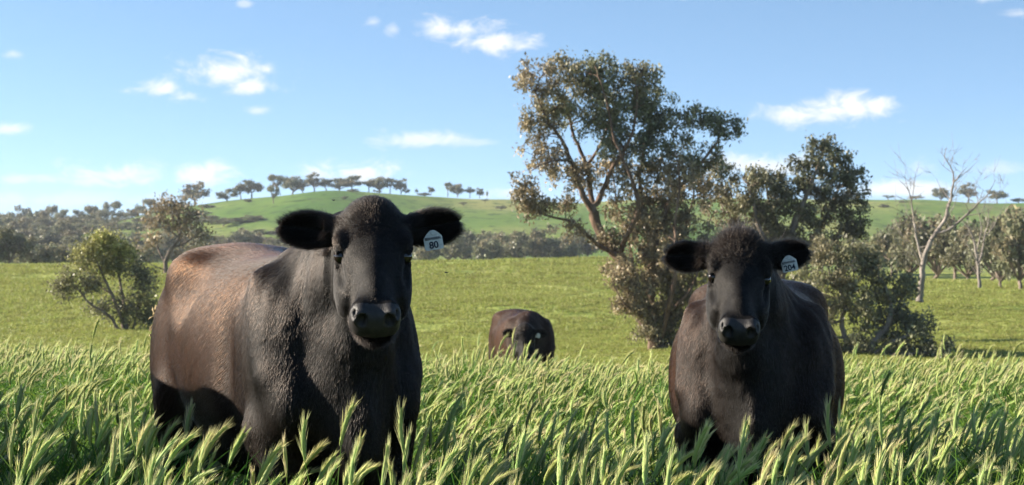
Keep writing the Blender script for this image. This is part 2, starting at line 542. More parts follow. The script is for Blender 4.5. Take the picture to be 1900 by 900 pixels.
def cow_mesh(pr):
    """pr: dict with head position (cow frame), head yaw/pitch/roll, ear angles, grid steps"""
    hp = np.array(pr['head'], float)
    H = frame(pr['yaw'], pr['pitch'], pr.get('roll', 0))
    fine, coarse = pr.get('fine', .0055), pr.get('coarse', .018)
    mid = hp + H[0] * 0.2
    F = Field(graded(-1.05, 1.6, mid[0] - .24, mid[0] + .27, coarse, fine),
              graded(-.55, .55, mid[1] - .36, mid[1] + .36, coarse, fine),
              graded(-.03, 1.62, mid[2] - .27, mid[2] + .30, coarse, fine))
    top = pr.get('top', 0.0)
    wd = pr.get('wide', 1.0)
    F.loft([(-.91, 1.10, .93, .08 * wd), (-.875, 1.23, .76, .20 * wd), (-.80, 1.295, .68, .265 * wd), (-.66, 1.335, .64, .305 * wd), (-.48, 1.35, .61, .325 * wd), (-.25, 1.325, .575, .345 * wd),
            (0.0, 1.305, .555, .36 * wd), (.22, 1.305, .56, .35 * wd), (.42, 1.32, .58, .30 * wd), (.58, 1.325, .60, .245 * wd), (.72, 1.25, .61, .175 * wd), (.84, 1.10, .63, .10 * wd), (.89, .95, .70, .05 * wd)])
    for s in (-wd, wd):
        F.ell((-.50, s * .215, 1.225), (.10, .07, .06), .13)                       # hip
        F.ell((-.83, s * .12, 1.13), (.07, .06, .08), .08)                         # pin bone
        F.ell((-.66, s * .200, .86), (.23, .125, .33), .08)                        # thigh
        F.chain([(-.52, s * .225, .74), (-.76, s * .20, .50), (-.70, s * .19, .13), (-.66, s * .19, .045)], [.13, .068, .047, .06], .07)
        F.ell((.54, s * .195, 1.00), (.19, .105, .25), .08)                        # shoulder blade
        F.ell((.66, s * .190, .83), (.13, .095, .15), .055)                        # point of shoulder / arm
        F.chain([(.56, s * .195, .72), (.62, s * .180, .40), (.61, s * .175, .12), (.635, s * .175, .045)], [.120, .068, .047, .058], .05)
    for s in (-wd, wd):
        F.ell((-.30, s * .36, 1.20), (.13, .06, .09), .10, None, 'sub')             # hollow before the hip
        F.ell((.33, s * .37, .92), (.04, .05, .26), .07, None, 'sub')               # crease behind the shoulder
        F.ell((-.40, s * .385, .70), (.06, .05, .12), .08, None, 'sub')             # flank fold
        F.cone((.50, s * .235, 1.22), (.66, s * .265, .92), .022, .03, .07)         # ridge of the blade
    F.ell((.80, 0, .69), (.12, .060, .14), .07)                                    # brisket
    F.ell((0.0, 0, .60), (.45, .22, .10), .10)                                     # belly
    F.chain([(-.90, 0, 1.22), (-.955, 0, 1.05), (-.965, 0, .60), (-.955, 0, .36)], [.04, .03, .022, .05], .05)
    # neck
    q = hp - H[0] * .015
    jaw = hp + H[0] * .10 - H[2] * .14
    lerp = lambda a, b, t: np.asarray(a) * (1 - t) + np.asarray(b) * t
    base_c, base_m, base_t = np.array((.50, 0, 1.20)), np.array((.58, 0, 1.02)), np.array((.70, 0, .82))
    nk = pr.get('neck', 1.0)
    F.chain([base_c, lerp(base_c, q, .55) + (0, 0, .02), q - H[2] * .03], [.15, .105 * nk, .075], .09)
    F.chain([base_m, lerp(base_m, hp, .5), hp - H[2] * .07], [.175, .135 * nk, .10], .09)
    F.chain([base_t, lerp(base_t, jaw, .5) + (.0, 0, -.02), jaw - H[0] * .02], [.125, .10 * nk, .085], .08)
    # head, in its own axes (u nose, v left, w brow)
    L = lambda u, v, w: hp + H[0] * u + H[1] * v + H[2] * w
    M = H.T
    fw = pr.get('face', 1.0)
    F.ell(L(-.005, 0, .0), (.078, .078, .070), .045, M)                              # poll
    F.ell(L(.045, 0, -.035), (.10, .108 * fw, .085), .05, M)                         # forehead
    F.ell(L(.12, 0, -.045), (.12, .100 * fw, .078), .05, M)
    F.ell(L(.13, 0, -.10), (.15, .086 * fw, .10), .05, M)                            # skull below
    F.ell(L(.235, 0, -.044), (.18, .046 * fw, .066), .04, M)                         # nasal bridge
    F.ell(L(.27, 0, -.100), (.16, .068 * fw, .066), .05, M)
    for s in (-1, 1):
        F.ell(L(.096, s * .097 * fw, -.006), (.050, .028, .028), .016, M)            # brow over the eye
        F.ell(L(.17, s * .086 * fw, -.125), (.125, .036, .085), .035, M)             # cheek
        F.cone(L(.13, s * .058, -.19), L(.35, s * .030, -.150), .044, .030, .04)     # jaw
        F.ell(L(.205, s * .082 * fw, -.078), (.080, .016, .015), .012, M)            # cheek bone
        F.ell(L(.405, s * .043, -.048), (.044, .034, .044), .022, M)                 # nostril lobe
        F.ell(L(.382, s * .046, -.095), (.048, .030, .040), .022, M)                 # upper lip
        F.ell(L(.436, s * .046, -.036), (.020, .026, .028), .010, M)                 # nostril rim
    F.ell(L(.372, 0, -.075), (.068, .060, .062), .03, M)                             # muzzle
    F.ell(L(.412, 0, -.066), (.036, .046, .044), .02, M)                             # nose pad
    F.ell(L(.360, 0, -.150), (.060, .050, .032), .020, M)                            # chin, lower lip
    F.ell(L(.392, 0, -.1305), (.064, .080, .0050), .005, M, 'sub')                   # mouth line
    F.ell(L(.470, 0, -.078), (.020, .0035, .030), .010, M, 'sub')                    # groove in the lip
    for s in (-1, 1):
        R2 = frame(pr['yaw'] + s * .45, pr['pitch'] + .10, s * .45).T
        F.ell(L(.456, s * .046, -.040), (.034, .0165, .0260), .006, R2, 'sub')       # nostril
        F.ell(L(.436, s * .066, -.028), (.024, .0075, .010), .006, R2, 'sub')
        F.ell(L(.137, s * .118 * fw, -.036), (.034, .024, .021), .008, M, 'sub')     # eye socket
        F.ell(L(.124, s * .112 * fw, -.0150), (.033, .014, .0070), .005, M)          # upper lid
        F.ell(L(.148, s * .110 * fw, -.0590), (.029, .012, .0060), .005, M)          # lower lid
        F.ell(L(.178, s * .104 * fw, -.047), (.020, .008, .006), .010, M, 'sub')     # tear line
        F.ell(L(.215, s * .106 * fw, -.055), (.045, .016, .016), .02, M, 'sub')      # hollow under the eye
    # ears: cupped leaves, opening forwards
    ears = {}
    for s, key in ((-1, 'ear_r'), (1, 'ear_l')):
        yaw, rise, back, twist, lng = pr[key]
        fy = pr['yaw']
        fwd = np.array([math.cos(fy), math.sin(fy), 0]); left = np.array([-math.sin(fy), math.cos(fy), 0]); up = np.array([0, 0, 1.0])
        e = left * s * math.cos(rise) * math.cos(back) + up * math.sin(rise) - fwd * math.sin(back) * math.cos(rise)
        e /= np.linalg.norm(e)
        nrm_ = fwd - e * (fwd @ e); nrm_ /= np.linalg.norm(nrm_)
        hgt = np.cross(e, nrm_) * -s
        if hgt[2] < 0: hgt = -hgt
        n2_ = nrm_ * math.cos(twist) + hgt * math.sin(twist); h2 = hgt * math.cos(twist) - nrm_ * math.sin(twist)
        E = np.stack([e, h2, n2_]).T
        root = L(.012, s * .084, -.030)
        c = root + e * (.105 * lng) - h2 * .004
        F.cone(root, root + e * .06, .040, .036, .03)
        F.ell(c, (.092 * lng, .056, .017), .022, E)
        F.ell(c + e * .012 * lng - h2 * .012, (.080 * lng, .047, .014), .018, E)
        F.ell(c + n2_ * .016 + e * .012 * lng, (.070 * lng, .040, .016), .010, E, 'sub')
        ears[key] = dict(c=c, e=e, n=n2_, h=h2, lng=lng)
    # neck folds: shallow creases running down from behind the jaw
    pos, quads = F.mesh()
    return pos, quads, hp, H, ears


def hide_noise(pos, nrm, hp, H, pr):
    """skin relief: folds on the neck, soft unevenness on the barrel"""
    x = pos - hp
    u, v, w = x @ H[0], x @ H[1], x @ H[2]
    neck = np.clip(1 - np.abs(pos[:, 0] - .72) / .24, 0, 1) * np.clip((pos[:, 2] - .85) / .15, 0, 1) * (u < .10) * np.clip((np.abs(pos[:, 1]) - .05) / .06, 0, 1)
    ph = pos[:, 0] * 95 + noise3(pos, 3, 4.0) * 2.0 + pos[:, 2] * 14
    d = neck * np.sin(ph) * .0028
    body = pos[:, 0] < .6
    d += np.where(body, noise3(pos, 5, 4.0) * .004, 0)
    head = (u > -.05) & (u < .37) & (np.abs(v) < .12)
    d += np.where(head, noise3(pos, 4, 30.0) * .0016, 0)
    return pos + nrm * d[:, None]


def hair_object(name, roots, dirs, nrms, lens, rads, cols, mat, parent, curl=0.0, rng=None, npts=4):
    n = len(roots)
    cu = bpy.data.hair_curves.new(name)
    cu.add_curves([npts] * n)
    t = np.linspace(0, 1, npts)
    side = rng.normal(0, 1, (n, 3))
    pts = np.empty((n, npts, 3), np.float32)
    for i, tt in enumerate(t):
        pts[:, i] = roots + dirs * (lens * tt)[:, None] - nrms * (lens * .03 * tt * tt)[:, None] + side * (lens * curl * tt * tt)[:, None]
    cu.attributes['position'].data.foreach_set('vector', pts.ravel())
    ra = cu.attributes.get('radius') or cu.attributes.new('radius', 'FLOAT', 'POINT')
    rr = (rads[:, None] * np.array([1.0, .9, .65, .12] if npts == 4 else np.linspace(1, .1, npts))[None]).astype(np.float32)
    ra.data.foreach_set('value', rr.ravel())
    ca = cu.attributes.new('coat', 'FLOAT_COLOR', 'CURVE')
    c4 = np.ones((n, 4), np.float32); c4[:, :3] = cols
    ca.data.foreach_set('color', c4.ravel())
    cu.materials.append(mat)
    o = bpy.data.objects.new(name, cu)
    COL.objects.link(o)
    o.parent = parent
    return o


def mat_hair():
    m, t, o = new_mat('cattle hair')
    at = t.new('ShaderNodeAttribute', attribute_name='coat')
    h = t.new('ShaderNodeBsdfHairPrincipled')
    h.parametrization = 'COLOR'
    t.put(h.inputs['Color'], t.mix(1.0, at.outputs['Color'], (.22, .20, .19, 1), 'MULTIPLY'))
    h.inputs['IOR'].default_value = 1.24
    h.inputs['Roughness'].default_value = .27
    h.inputs['Radial Roughness'].default_value = .5
    h.inputs['Coat'].default_value = 0.0
    t.l.new(h.outputs[0], o.inputs['Surface'])
    return m


def mat_hide():
    m, t, o = new_mat('cattle hide')
    at = t.new('ShaderNodeAttribute', attribute_name='coat')
    tcn = t.new('ShaderNodeTexCoord')
    n = t.noise(tcn.outputs['Object'], 60, 4, .6)
    c = t.mix(1.0, at.outputs['Color'], t.ramp(n, [(.3, (.6, .6, .6)), (.7, (1.2, 1.2, 1.2))]), 'MULTIPLY')
    b = bsdf(t, o, c, .65, .1)
    bp = t.new('ShaderNodeBump')
    bp.inputs['Strength'].default_value = .10
    bp.inputs['Distance'].default_value = .01
    t.l.new(n, bp.inputs['Height'])
    t.l.new(bp.outputs[0], b.inputs['Normal'])
    return m


def mat_muzzle():
    m, t, o = new_mat('wet black nose leather')
    tcn = t.new('ShaderNodeTexCoord')
    v = t.new('ShaderNodeTexVoronoi', feature='DISTANCE_TO_EDGE')
    v.inputs['Scale'].default_value = 170
    t.l.new(tcn.outputs['Object'], v.inputs['Vector'])
    n = t.noise(tcn.outputs['Object'], 35, 4, .6)
    c = t.ramp(n, [(.3, (.012, .011, .011)), (.75, (.035, .031, .029))])
    b = bsdf(t, o, c, .48, .3)
    bp = t.new('ShaderNodeBump')
    bp.inputs['Strength'].default_value = .35
    bp.inputs['Distance'].default_value = .002
    t.l.new(t.smooth(v.outputs['Distance'], 0.0, .12), bp.inputs['Height'])
    t.l.new(bp.outputs[0], b.inputs['Normal'])
    return m


M_HAIR, M_HIDE, M_MUZ = mat_hair(), mat_hide(), mat_muzzle()
m_eye, t_, o_ = new_mat('dark cattle eye')
bsdf(t_, o_, (.012, .008, .006, 1), .06, .6)
m_tag, t_, o_ = new_mat('pale plastic tag')
tcn_ = t_.new('ShaderNodeTexCoord')
bsdf(t_, o_, t_.ramp(t_.noise(tcn_.outputs['Object'], 40, 4, .6), [(.3, (.36, .37, .35)), (.7, (.60, .61, .58))]), .45, .4)
m_ink, t_, o_ = new_mat('dark tag ink')
bsdf(t_, o_, (.012, .014, .03, 1), .6, .2)
m_straw, t_, o_ = new_mat('dry straw and mud')
bsdf(t_, o_, (.42, .33, .18, 1), .9, .1)


def coat_color(pos, hp, H, brown, rng, reach=.52):
    """black coat, sun-bleached brown on the back and flank"""
    x, y, z = pos.T
    n = noise3(pos, 11, 4.0) * .5 + noise3(pos, 12, 11.0) * .3
    u = (pos - hp) @ H[0]
    f = np.clip((reach + .08 - x) / .60, 0, 1) * np.clip((z - .55) / .35, 0.15, 1)
    f = np.clip(f * (.80 + n * .5), 0, 1)
    dark = np.array([.022, .0185, .0165]); br = np.array([.118, .048, .020])
    g = np.clip((.74 - x) / .3, 0, 1)[:, None]
    base = dark * (1 - g) + np.array([.030, .023, .019]) * g
    c = base * (1 - f[:, None] * brown) + br * (f[:, None] * brown)
    # dusty brown breast and forearm
    b2 = np.clip(1 - np.hypot((x - .62) / .25, (z - .66) / .20), 0, 1)[:, None] * .6 * brown
    return c * (1 - b2) + np.array([.050, .028, .017]) * b2


def build_cow(name, loc, heading, pr, label, tagtext, seed, nhair, brown=1.0, hair_r=.0009, straw=False, scale=1.0):
    rng = np.random.default_rng(seed)
    root = empty(name, loc, heading)
    root.scale = (scale,) * 3
    tag(root, label, 'cow', 'black cattle in the tall grass')
    pos, quads, hp, H, ears = cow_mesh(pr)
    nrm, _ = vnormals(pos, quads)
    # make sure normals face out
    cen = pos.mean(0)
    if ((pos - cen) * nrm).sum() < 0:
        quads = quads[:, ::-1]; nrm = -nrm
    pos = hide_noise(pos, nrm, hp, H, pr)
    nrm, fa = vnormals(pos, quads)
    me = mesh_np('body', pos, quads)
    cc = coat_color(pos, hp, H, brown, rng, pr.get('reach', .52))
    rel = pos - hp
    u, v, w = rel @ H[0], rel @ H[1], rel @ H[2]
    front = nrm @ H[0]
    pad = np.clip((u - .398) / .012, 0, 1) * np.clip((w + .130) / .01, 0, 1) * (np.abs(v) < .10)
    point_color(me, 'coat', cc * .3)
    body = link('body', me, [M_HIDE, M_MUZ], root)
    fp = pad[quads].mean(1) > .5
    me.polygons.foreach_set('material_index', fp.astype(np.int32))
    # ---- coat hair
    w8 = fa.copy()
    fc = pos[quads].mean(1); fn = nrm[quads].mean(1)
    ru = (fc - hp) @ H[0]; rv = (fc - hp) @ H[1]; rw = (fc - hp) @ H[2]
    headf = (np.linalg.norm(fc - hp, axis=1) < .55) & (ru > -.06) & (rw > -.24)
    eyez = np.minimum(np.linalg.norm(np.stack([ru - .137, np.abs(rv) - .106, (rw + .036) * 1.3], 1), axis=1), 9)
    w8 *= np.where(headf, 2.6, 1.0)
    w8 *= np.where(fp | (eyez < .030), 0, 1)
    w8 *= np.where(fc[:, 2] < .35, .25, 1)
    nost = (ru > .392) & (rw > -.132)
    w8 *= np.where(nost, 0, 1)
    pk = rng.choice(len(quads), nhair, p=w8 / w8.sum())
    a, b = rng.random((2, nhair, 1))
    q = quads[pk]
    bil = lambda A: (A[q[:, 0]] * (1 - a) + A[q[:, 1]] * a) * (1 - b) + (A[q[:, 3]] * (1 - a) + A[q[:, 2]] * a) * b
    r0, n0 = bil(pos), bil(nrm)
    n0 /= np.linalg.norm(n0, axis=1, keepdims=True)
    u, v, w = (r0 - hp) @ H[0], (r0 - hp) @ H[1], (r0 - hp) @ H[2]
    isHead = (u > -.06) & (np.linalg.norm(r0 - hp, axis=1) < .55) & (np.abs(v) < .15) & (w > -.225 - .1 * (u > .3))
    # combing
    flow = np.tile(np.array([-.72, 0, -.68]), (nhair, 1))
    flow[:, 0] += noise3(r0, 21, 4.5) * .5; flow[:, 2] += noise3(r0, 22, 4.5) * .4
    nk = (r0[:, 0] > .5)
    flow[nk] = np.array([-.30, 0, -.95])
    flow[nk, 0] += noise3(r0[nk], 23, 6) * .35
    hd = isHead
    whorl = pr.get('whorl', .15)
    sgn = np.where(u < whorl, -1.0, 1.0)[:, None] * np.clip(np.abs(u - whorl) / .05, .15, 1)[:, None]
    fl = H[0][None] * sgn * .9 + H[1][None] * (np.sign(v) * np.clip(np.abs(v) * 9, 0, 1))[:, None] * .55 - H[2][None] * .25
    fl += rng.normal(0, .06, fl.shape)
    flow[hd] = fl[hd]
    lens = rng.uniform(.014, .025, nhair)
    rads = np.full(nhair, hair_r) * rng.uniform(.7, 1.25, nhair)
    lens[nk] *= .9
    lens[hd] = rng.uniform(.0035, .007, hd.sum()); rads[hd] *= .75
    poll = hd & (u < .13) & (w > -.05)
    pf = np.clip((.13 - u[poll]) / .10, 0, 1)
    lens[poll] += pf * rng.uniform(.006, pr.get('tuft', .02), poll.sum())
    chin = hd & (w < -.135) & (w > -.20) & (u > .30)
    lens[chin] = rng.uniform(.012, .026, chin.sum())
    lift = np.full(nhair, .03)
    lift[poll] = .16; lift[chin] = .6
    for key, E in ears.items():
        rel = r0 - E['c']
        le, ln, lh = rel @ E['e'], rel @ E['n'], rel @ E['h']
        L_ = .10 * E['lng']
        ine = (np.abs(le) < L_ * 1.15) & (np.abs(ln) < .05) & (np.abs(lh) < .075) & (le > -.07)
        rim = ine & ((np.abs(n0 @ E['n']) < .65))
        flow[ine] = E['e'][None] * .7 + E['h'][None] * np.sign(lh[ine])[:, None] * .35 + E['n'] * .05
        lens[ine] = rng.uniform(.012, .022, ine.sum()); rads[ine] = hair_r * .6
        lift[ine] = .35
        lens[rim] = rng.uniform(.008, .020, rim.sum()); lift[rim] = .9
        ins = ine & ((n0 @ E['n']) > .4)
        lens[ins] = rng.uniform(.015, .035, ins.sum()); lift[ins] = .5
    flow += rng.normal(0, .07, flow.shape)
    tang = flow - n0 * (flow * n0).sum(1, keepdims=True)
    tang /= np.linalg.norm(tang, axis=1, keepdims=True) + 1e-9
    d = tang + n0 * (lift * rng.uniform(.6, 1.4, nhair))[:, None]
    d /= np.linalg.norm(d, axis=1, keepdims=True)
    curl = np.full(nhair, .08)
    curl[poll] += pr.get('curl', .1)
    cols = coat_color(r0, hp, H, brown, rng, pr.get('reach', .52))
    al = r0 @ np.array([-.72, 0, -.68]); ac = r0 @ np.array([.68, 0, -.72])
    al = np.where(nk, r0[:, 2], al); ac = np.where(nk, r0[:, 0], ac)
    stq = np.stack([ac * 11, al * 1.3, r0[:, 1] * 5], 1)
    vary = (rng.lognormal(0, .16, nhair) * np.exp(.45 * noise3(stq, 61, 6.0) + .30 * noise3(stq, 62, 17.0)))[:, None]
    pale = (rng.random(nhair) < .02)[:, None] * (r0[:, :1] < .55) * brown
    cols = cols * vary * (1 - pale) + np.array([.15, .078, .038]) * pale
    cols[poll] += np.array([.012, .006, .003]) * rng.random((poll.sum(), 1))
    if not os.environ.get('NOHAIR'): hair_object('coat', r0, d, n0, lens, rads, cols, M_HAIR, root, curl, rng)
    # ---- eyes
    import bmesh
    for s in (-1, 1):
        bm = bmesh.new()
        bmesh.ops.create_uvsphere(bm, u_segments=20, v_segments=12, radius=.0240)
        em = bpy.data.meshes.new('eye'); bm.to_mesh(em); bm.free()
        for p in em.polygons: p.use_smooth = True
        e = link('eye', em, m_eye, root)
        e.location = hp + H[0] * .136 + H[1] * s * .0985 * pr.get('face', 1) + H[2] * -.036
    # ---- ear tag, hung from the animal's left ear (right in the picture)
    if tagtext is not None:
        E = ears['ear_l']
        tw, th = .040, .050
        n = 14
        outl = [(-.036, -.058), (.034, -.058), (.039, -.053), (.038, -.004), (.024, .012), (.009, .024), (-.009, .024), (-.026, .010), (-.041, -.008), (-.041, -.053)]
        vs = [(x, y, z) for z in (-.0012, .0012) for x, y in outl]
        k = len(outl)
        me = bpy.data.meshes.new('ear_tag')
        me.from_pydata(vs, [], [list(range(k))[::-1], list(range(k, 2 * k))] + [(i, (i + 1) % k, (i + 1) % k + k, i + k) for i in range(k)])
        tg = link('ear_tag', me, m_tag, root)
        fy = pr['yaw'] + pr.get('tagyaw', 0)
        rz = Matrix.Rotation(fy + math.pi / 2, 4, 'Z') @ Matrix.Rotation(math.radians(90), 4, 'X') @ Matrix.Rotation(pr.get('tagroll', .22), 4, 'Z')
        at_ = E['c'] + E['e'] * pr.get('tag_e', .0) + E['h'] * pr.get('tag_h', -.02) + E['n'] * pr.get('tag_n', .022)
        tg.matrix_local = Matrix.Translation(Vector(at_)) @ rz @ Matrix.Translation((0, -.018, .004)) @ Matrix.Scale(pr.get('tagscale', 1.0), 4)
        tg['label'] = 'pale plastic ear tag with printed number'
        for body_, size, y in ((tagtext[0], .0165, -.016), (tagtext[1], .040, -.051)):
            if not body_: continue
            fc_ = bpy.data.curves.new('tag_lettering', 'FONT')
            fc_.body = body_; fc_.size = size; fc_.align_x = 'CENTER'; fc_.extrude = .0004; fc_.offset = size * .022
            to = bpy.data.objects.new('tag_lettering', fc_)
            COL.objects.link(to)
            dg = bpy.context.evaluated_depsgraph_get()
            tm = bpy.data.meshes.new_from_object(to.evaluated_get(dg))
            bpy.data.objects.remove(to)
            xs = [vv.co.x for vv in tm.vertices]
            wmax = .066 if size < .03 else .056
            fx = min(1.0, wmax / (max(xs) - min(xs)))
            for vv in tm.vertices: vv.co.x *= fx
            tm.materials.clear(); tm.materials.append(m_ink)
            lo = link('tag_lettering', tm, m_ink, tg)
            lo.location = (-.002, y, .0022)
        # the stud through the ear
        bm = bmesh.new()
        bmesh.ops.create_cone(bm, cap_ends=True, segments=14, radius1=.009, radius2=.008, depth=.008)
        sm = bpy.data.meshes.new('stud'); bm.to_mesh(sm); bm.free()
        st = link('stud', sm, m_tag, tg)
        st.location = (0, .014, .003)
    if straw:
        # dried mud and straw caked on the tail head and buttock
        vs, fs = [], []
        ok = np.where((pos[:, 0] < -.80) & (pos[:, 1] < -.02) & (pos[:, 1] > -.30) & (pos[:, 2] > .92) & (pos[:, 2] < 1.13))[0]
        for i in rng.choice(ok, 90):
            c = pos[i] + nrm[i] * rng.uniform(.006, .022)
            d1 = rng.normal(0, 1, 3); d1[2] -= .9; d1 /= np.linalg.norm(d1)
            d2 = np.cross(d1, nrm[i]); d2 /= np.linalg.norm(d2) + 1e-9
            l, wv = rng.uniform(.008, .020), rng.uniform(.002, .005)
            b0 = len(vs)
            vs += [c - d1 * l, c + d2 * wv + nrm[i] * .004, c + d1 * l, c - d2 * wv, c + nrm[i] * .007, c - nrm[i] * .005]
            fs += [(b0, b0 + 1, b0 + 4), (b0 + 1, b0 + 2, b0 + 4), (b0 + 2, b0 + 3, b0 + 4), (b0 + 3, b0, b0 + 4), (b0 + 1, b0, b0 + 5), (b0 + 2, b0 + 1, b0 + 5), (b0 + 3, b0 + 2, b0 + 5), (b0, b0 + 3, b0 + 5)]
        so = link('straw_clump', mesh_np('straw_clump', np.array(vs), np.array(fs), False), m_straw, root)
        so['kind'] = 'stuff'
        so['label'] = 'dry straw and mud caked on the rump'
    return root


def heading_of(fx, fy):
    return math.atan2(fy, fx)


# nearest cow: three-quarter view, head turned to the camera
TH = math.radians(25)
f1 = (math.sin(TH), -math.cos(TH))
h1 = heading_of(*f1)
cow1 = dict(wide=.92, head=(.93, .01, 1.417), yaw=math.radians(-90 + 4) - h1, pitch=math.radians(37), roll=0.0, face=1.0, tuft=.012, whorl=.09,
            ear_r=(0, .10, .14, .0, 1.06), ear_l=(0, .18, .10, .0, 1.0), tagyaw=.12, tagroll=.16, tag_e=-.004, tag_h=-.012, tag_n=.026, tagscale=.76)
cow1['yaw'] = math.radians(-83.5) - h1
build_cow('cow', (-.845, 6.3, 0), h1, cow1, 'nearest cow, dark brown flank, ear tag 80, facing the camera', ('BENWERRIN', '80'), 1, 450000, 1.0, .00050, True, 1.0)

# second cow, head-on, on the right
f2 = (-.15, -.989)
h2 = heading_of(*f2)
cow2 = dict(reach=.80, head=(.93, -.055, 1.485), yaw=math.radians(-97) - h2, pitch=math.radians(38), roll=-.06, face=.98, tuft=.034, curl=.6, whorl=.12, wide=1.05,
            ear_r=(0, .05, .12, .0, 1.02), ear_l=(0, .20, .22, .2, .95), tagyaw=-.1, tagroll=.22, tag_e=-.004, tag_h=-.014, tag_n=.034, tagscale=.76, fine=.006, coarse=.02)
build_cow('cow', (1.02, 7.2, -.085), h2, cow2, 'black cow with ear tag 204, head-on in the grass before the trees', ('BENWERRIN', '204'), 2, 330000, .9, .00054, False, .95)

# far cow, grazing level, beyond the crest
f3 = (.16, -.987)
h3 = heading_of(*f3)
cow3 = dict(reach=.95, head=(.98, -.13, 1.15), yaw=math.radians(-93) - h3, pitch=math.radians(52), roll=-.04, face=1.0, tuft=.03, whorl=.15,
            ear_r=(0, -.06, .1, .0, 1.0), ear_l=(0, -.04, .1, .0, .95), tagyaw=0, tagroll=-.2, tag_e=-.02, tag_h=-.0, tagscale=.7, fine=.014, coarse=.03)
build_cow('cow', (.13, 21.9, -.86), h3, cow3, 'small far brown cow standing beyond the crest of the grass', ('', ''), 3, 30000, 1.1, .0016)

# another of the herd, just outside the left edge of the picture: its shadow lies on the nearest cow's flank
f4 = (.42, -.907)
h4 = heading_of(*f4)
cow4 = dict(head=(1.12, .0, .75), yaw=0.0, pitch=math.radians(70), roll=0, face=1.0, tuft=.03, whorl=.15,
            ear_r=(0, -.06, .1, .0, 1.0), ear_l=(0, -.04, .1, .0, .95), fine=.02, coarse=.035)
build_cow('cow', (-2.76, 6.62, 0), h4, cow4, 'cow outside the left edge whose shadow darkens the nearest flank', None, 4, 30000, 1.0, .0016, False, 1.075)
# ------------------------------------------------------------------ tall barley grass
def mat_plant(name, transl=.35, rough=.5, spec=.3, rnd=.25):
    m, t, o = new_mat(name)
    at = t.new('ShaderNodeAttribute', attribute_name='tint')
    oi = t.new('ShaderNodeObjectInfo')
    k = t.math('MULTIPLY_ADD', oi.outputs['Random'], rnd * 2, 1 - rnd)
    h = t.new('ShaderNodeHueSaturation')
    t.put(h.inputs['Hue'], t.math('MULTIPLY_ADD', oi.outputs['Random'], .03, .485))
    t.put(h.inputs['Value'], k)
    t.l.new(at.outputs['Color'], h.inputs['Color'])
    b = t.new('ShaderNodeBsdfPrincipled')
    t.l.new(h.outputs[0], b.inputs['Base Color'])
    b.inputs['Roughness'].default_value = rough
    b.inputs['Specular IOR Level'].default_value = spec
    tr = t.new('ShaderNodeBsdfTranslucent')
    t.l.new(h.outputs[0], tr.inputs['Color'])
    mx = t.new('ShaderNodeMixShader')
    mx.inputs[0].default_value = transl
    t.l.new(b.outputs[0], mx.inputs[1]); t.l.new(tr.outputs[0], mx.inputs[2])
    t.l.new(mx.outputs[0], o.inputs['Surface'])
    return m


M_BLADE = mat_plant('grass blade', .42, .5, .25)
M_HEAD = mat_plant('bristly seed head', .38, .6, .2, .15)


class Acc:
    def __init__(self):
        self.v, self.f, self.c, self.n = [], [], [], 0

    def add(self, v, f, c):
        v = np.asarray(v, float)
        self.v.append(v); self.f += [tuple(int(i) + self.n for i in q) for q in f]
        c = np.asarray(c, float)
        self.c.append(np.tile(c, (len(v), 1)) if c.ndim == 1 else c)
        self.n += len(v)

    def mesh(self, name, smooth=True):
        me = bpy.data.meshes.new(name)
        V = np.concatenate(self.v)
        me.from_pydata(V.tolist(), [], self.f)
        me.polygons.foreach_set('use_smooth', np.full(len(self.f), smooth, bool))
        point_color(me, 'tint', np.concatenate(self.c))
        return me


def arc(p0, d0, length, bend, steps):
    """curve that starts along d0 and turns towards the vector bend"""
    pts = [np.array(p0, float)]
    d = np.array(d0, float); d /= np.linalg.norm(d)
    for i in range(steps):
        d = d + np.asarray(bend) / steps
        d /= np.linalg.norm(d)
        pts.append(pts[-1] + d * length / steps)
    return np.array(pts)


def tube(acc, pts, rad, col, sides=3):
    n = len(pts)
    rad = np.broadcast_to(rad, n)
    d = np.gradient(pts, axis=0); d /= np.linalg.norm(d, axis=1, keepdims=True) + 1e-9
    ref = np.array([.3, .9, .1])
    a = np.cross(d, ref); a /= np.linalg.norm(a, axis=1, keepdims=True)
    b = np.cross(d, a)
    th = np.arange(sides) / sides * 2 * math.pi
    v = pts[:, None] + (a[:, None] * np.cos(th)[None, :, None] + b[:, None] * np.sin(th)[None, :, None]) * rad[:, None, None]
    f = [(i * sides + j, i * sides + (j + 1) % sides, (i + 1) * sides + (j + 1) % sides, (i + 1) * sides + j) for i in range(n - 1) for j in range(sides)]
    acc.add(v.reshape(-1, 3), f, col)


def blade(acc, rng, p0, d0, length, width, bend, col, steps=6):
    pts = arc(p0, d0, length, bend, steps)
    side = np.cross(d0, rng.normal(0, 1, 3)); side /= np.linalg.norm(side) + 1e-9
    t = np.linspace(0, 1, steps + 1)
    w = width * np.minimum(1, (1 - t) * 2.2 + .04) * (.6 + .4 * np.minimum(1, t * 5))
    tw = rng.uniform(-.8, .8)
    d = np.gradient(pts, axis=0); d /= np.linalg.norm(d, axis=1, keepdims=True) + 1e-9
    s = side[None] + np.cross(d, side[None]) * (t * tw)[:, None]
    s /= np.linalg.norm(s, axis=1, keepdims=True)
    v = np.empty((2 * (steps + 1), 3)); v[0::2] = pts - s * w[:, None] / 2; v[1::2] = pts + s * w[:, None] / 2
    f = [(2 * i, 2 * i + 1, 2 * i + 3, 2 * i + 2) for i in range(steps)]
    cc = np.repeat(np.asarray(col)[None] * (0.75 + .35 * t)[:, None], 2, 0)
    acc.add(v, f, cc)


GREENS = [(.072, .165, .020), (.100, .200, .026), (.055, .135, .022), (.155, .235, .034), (.085, .175, .030)]
HEADC = [(.58, .56, .25), (.66, .61, .31), (.50, .53, .21), (.70, .62, .36), (.56, .56, .27)]
WIND = np.array([.75, -.12, 0])


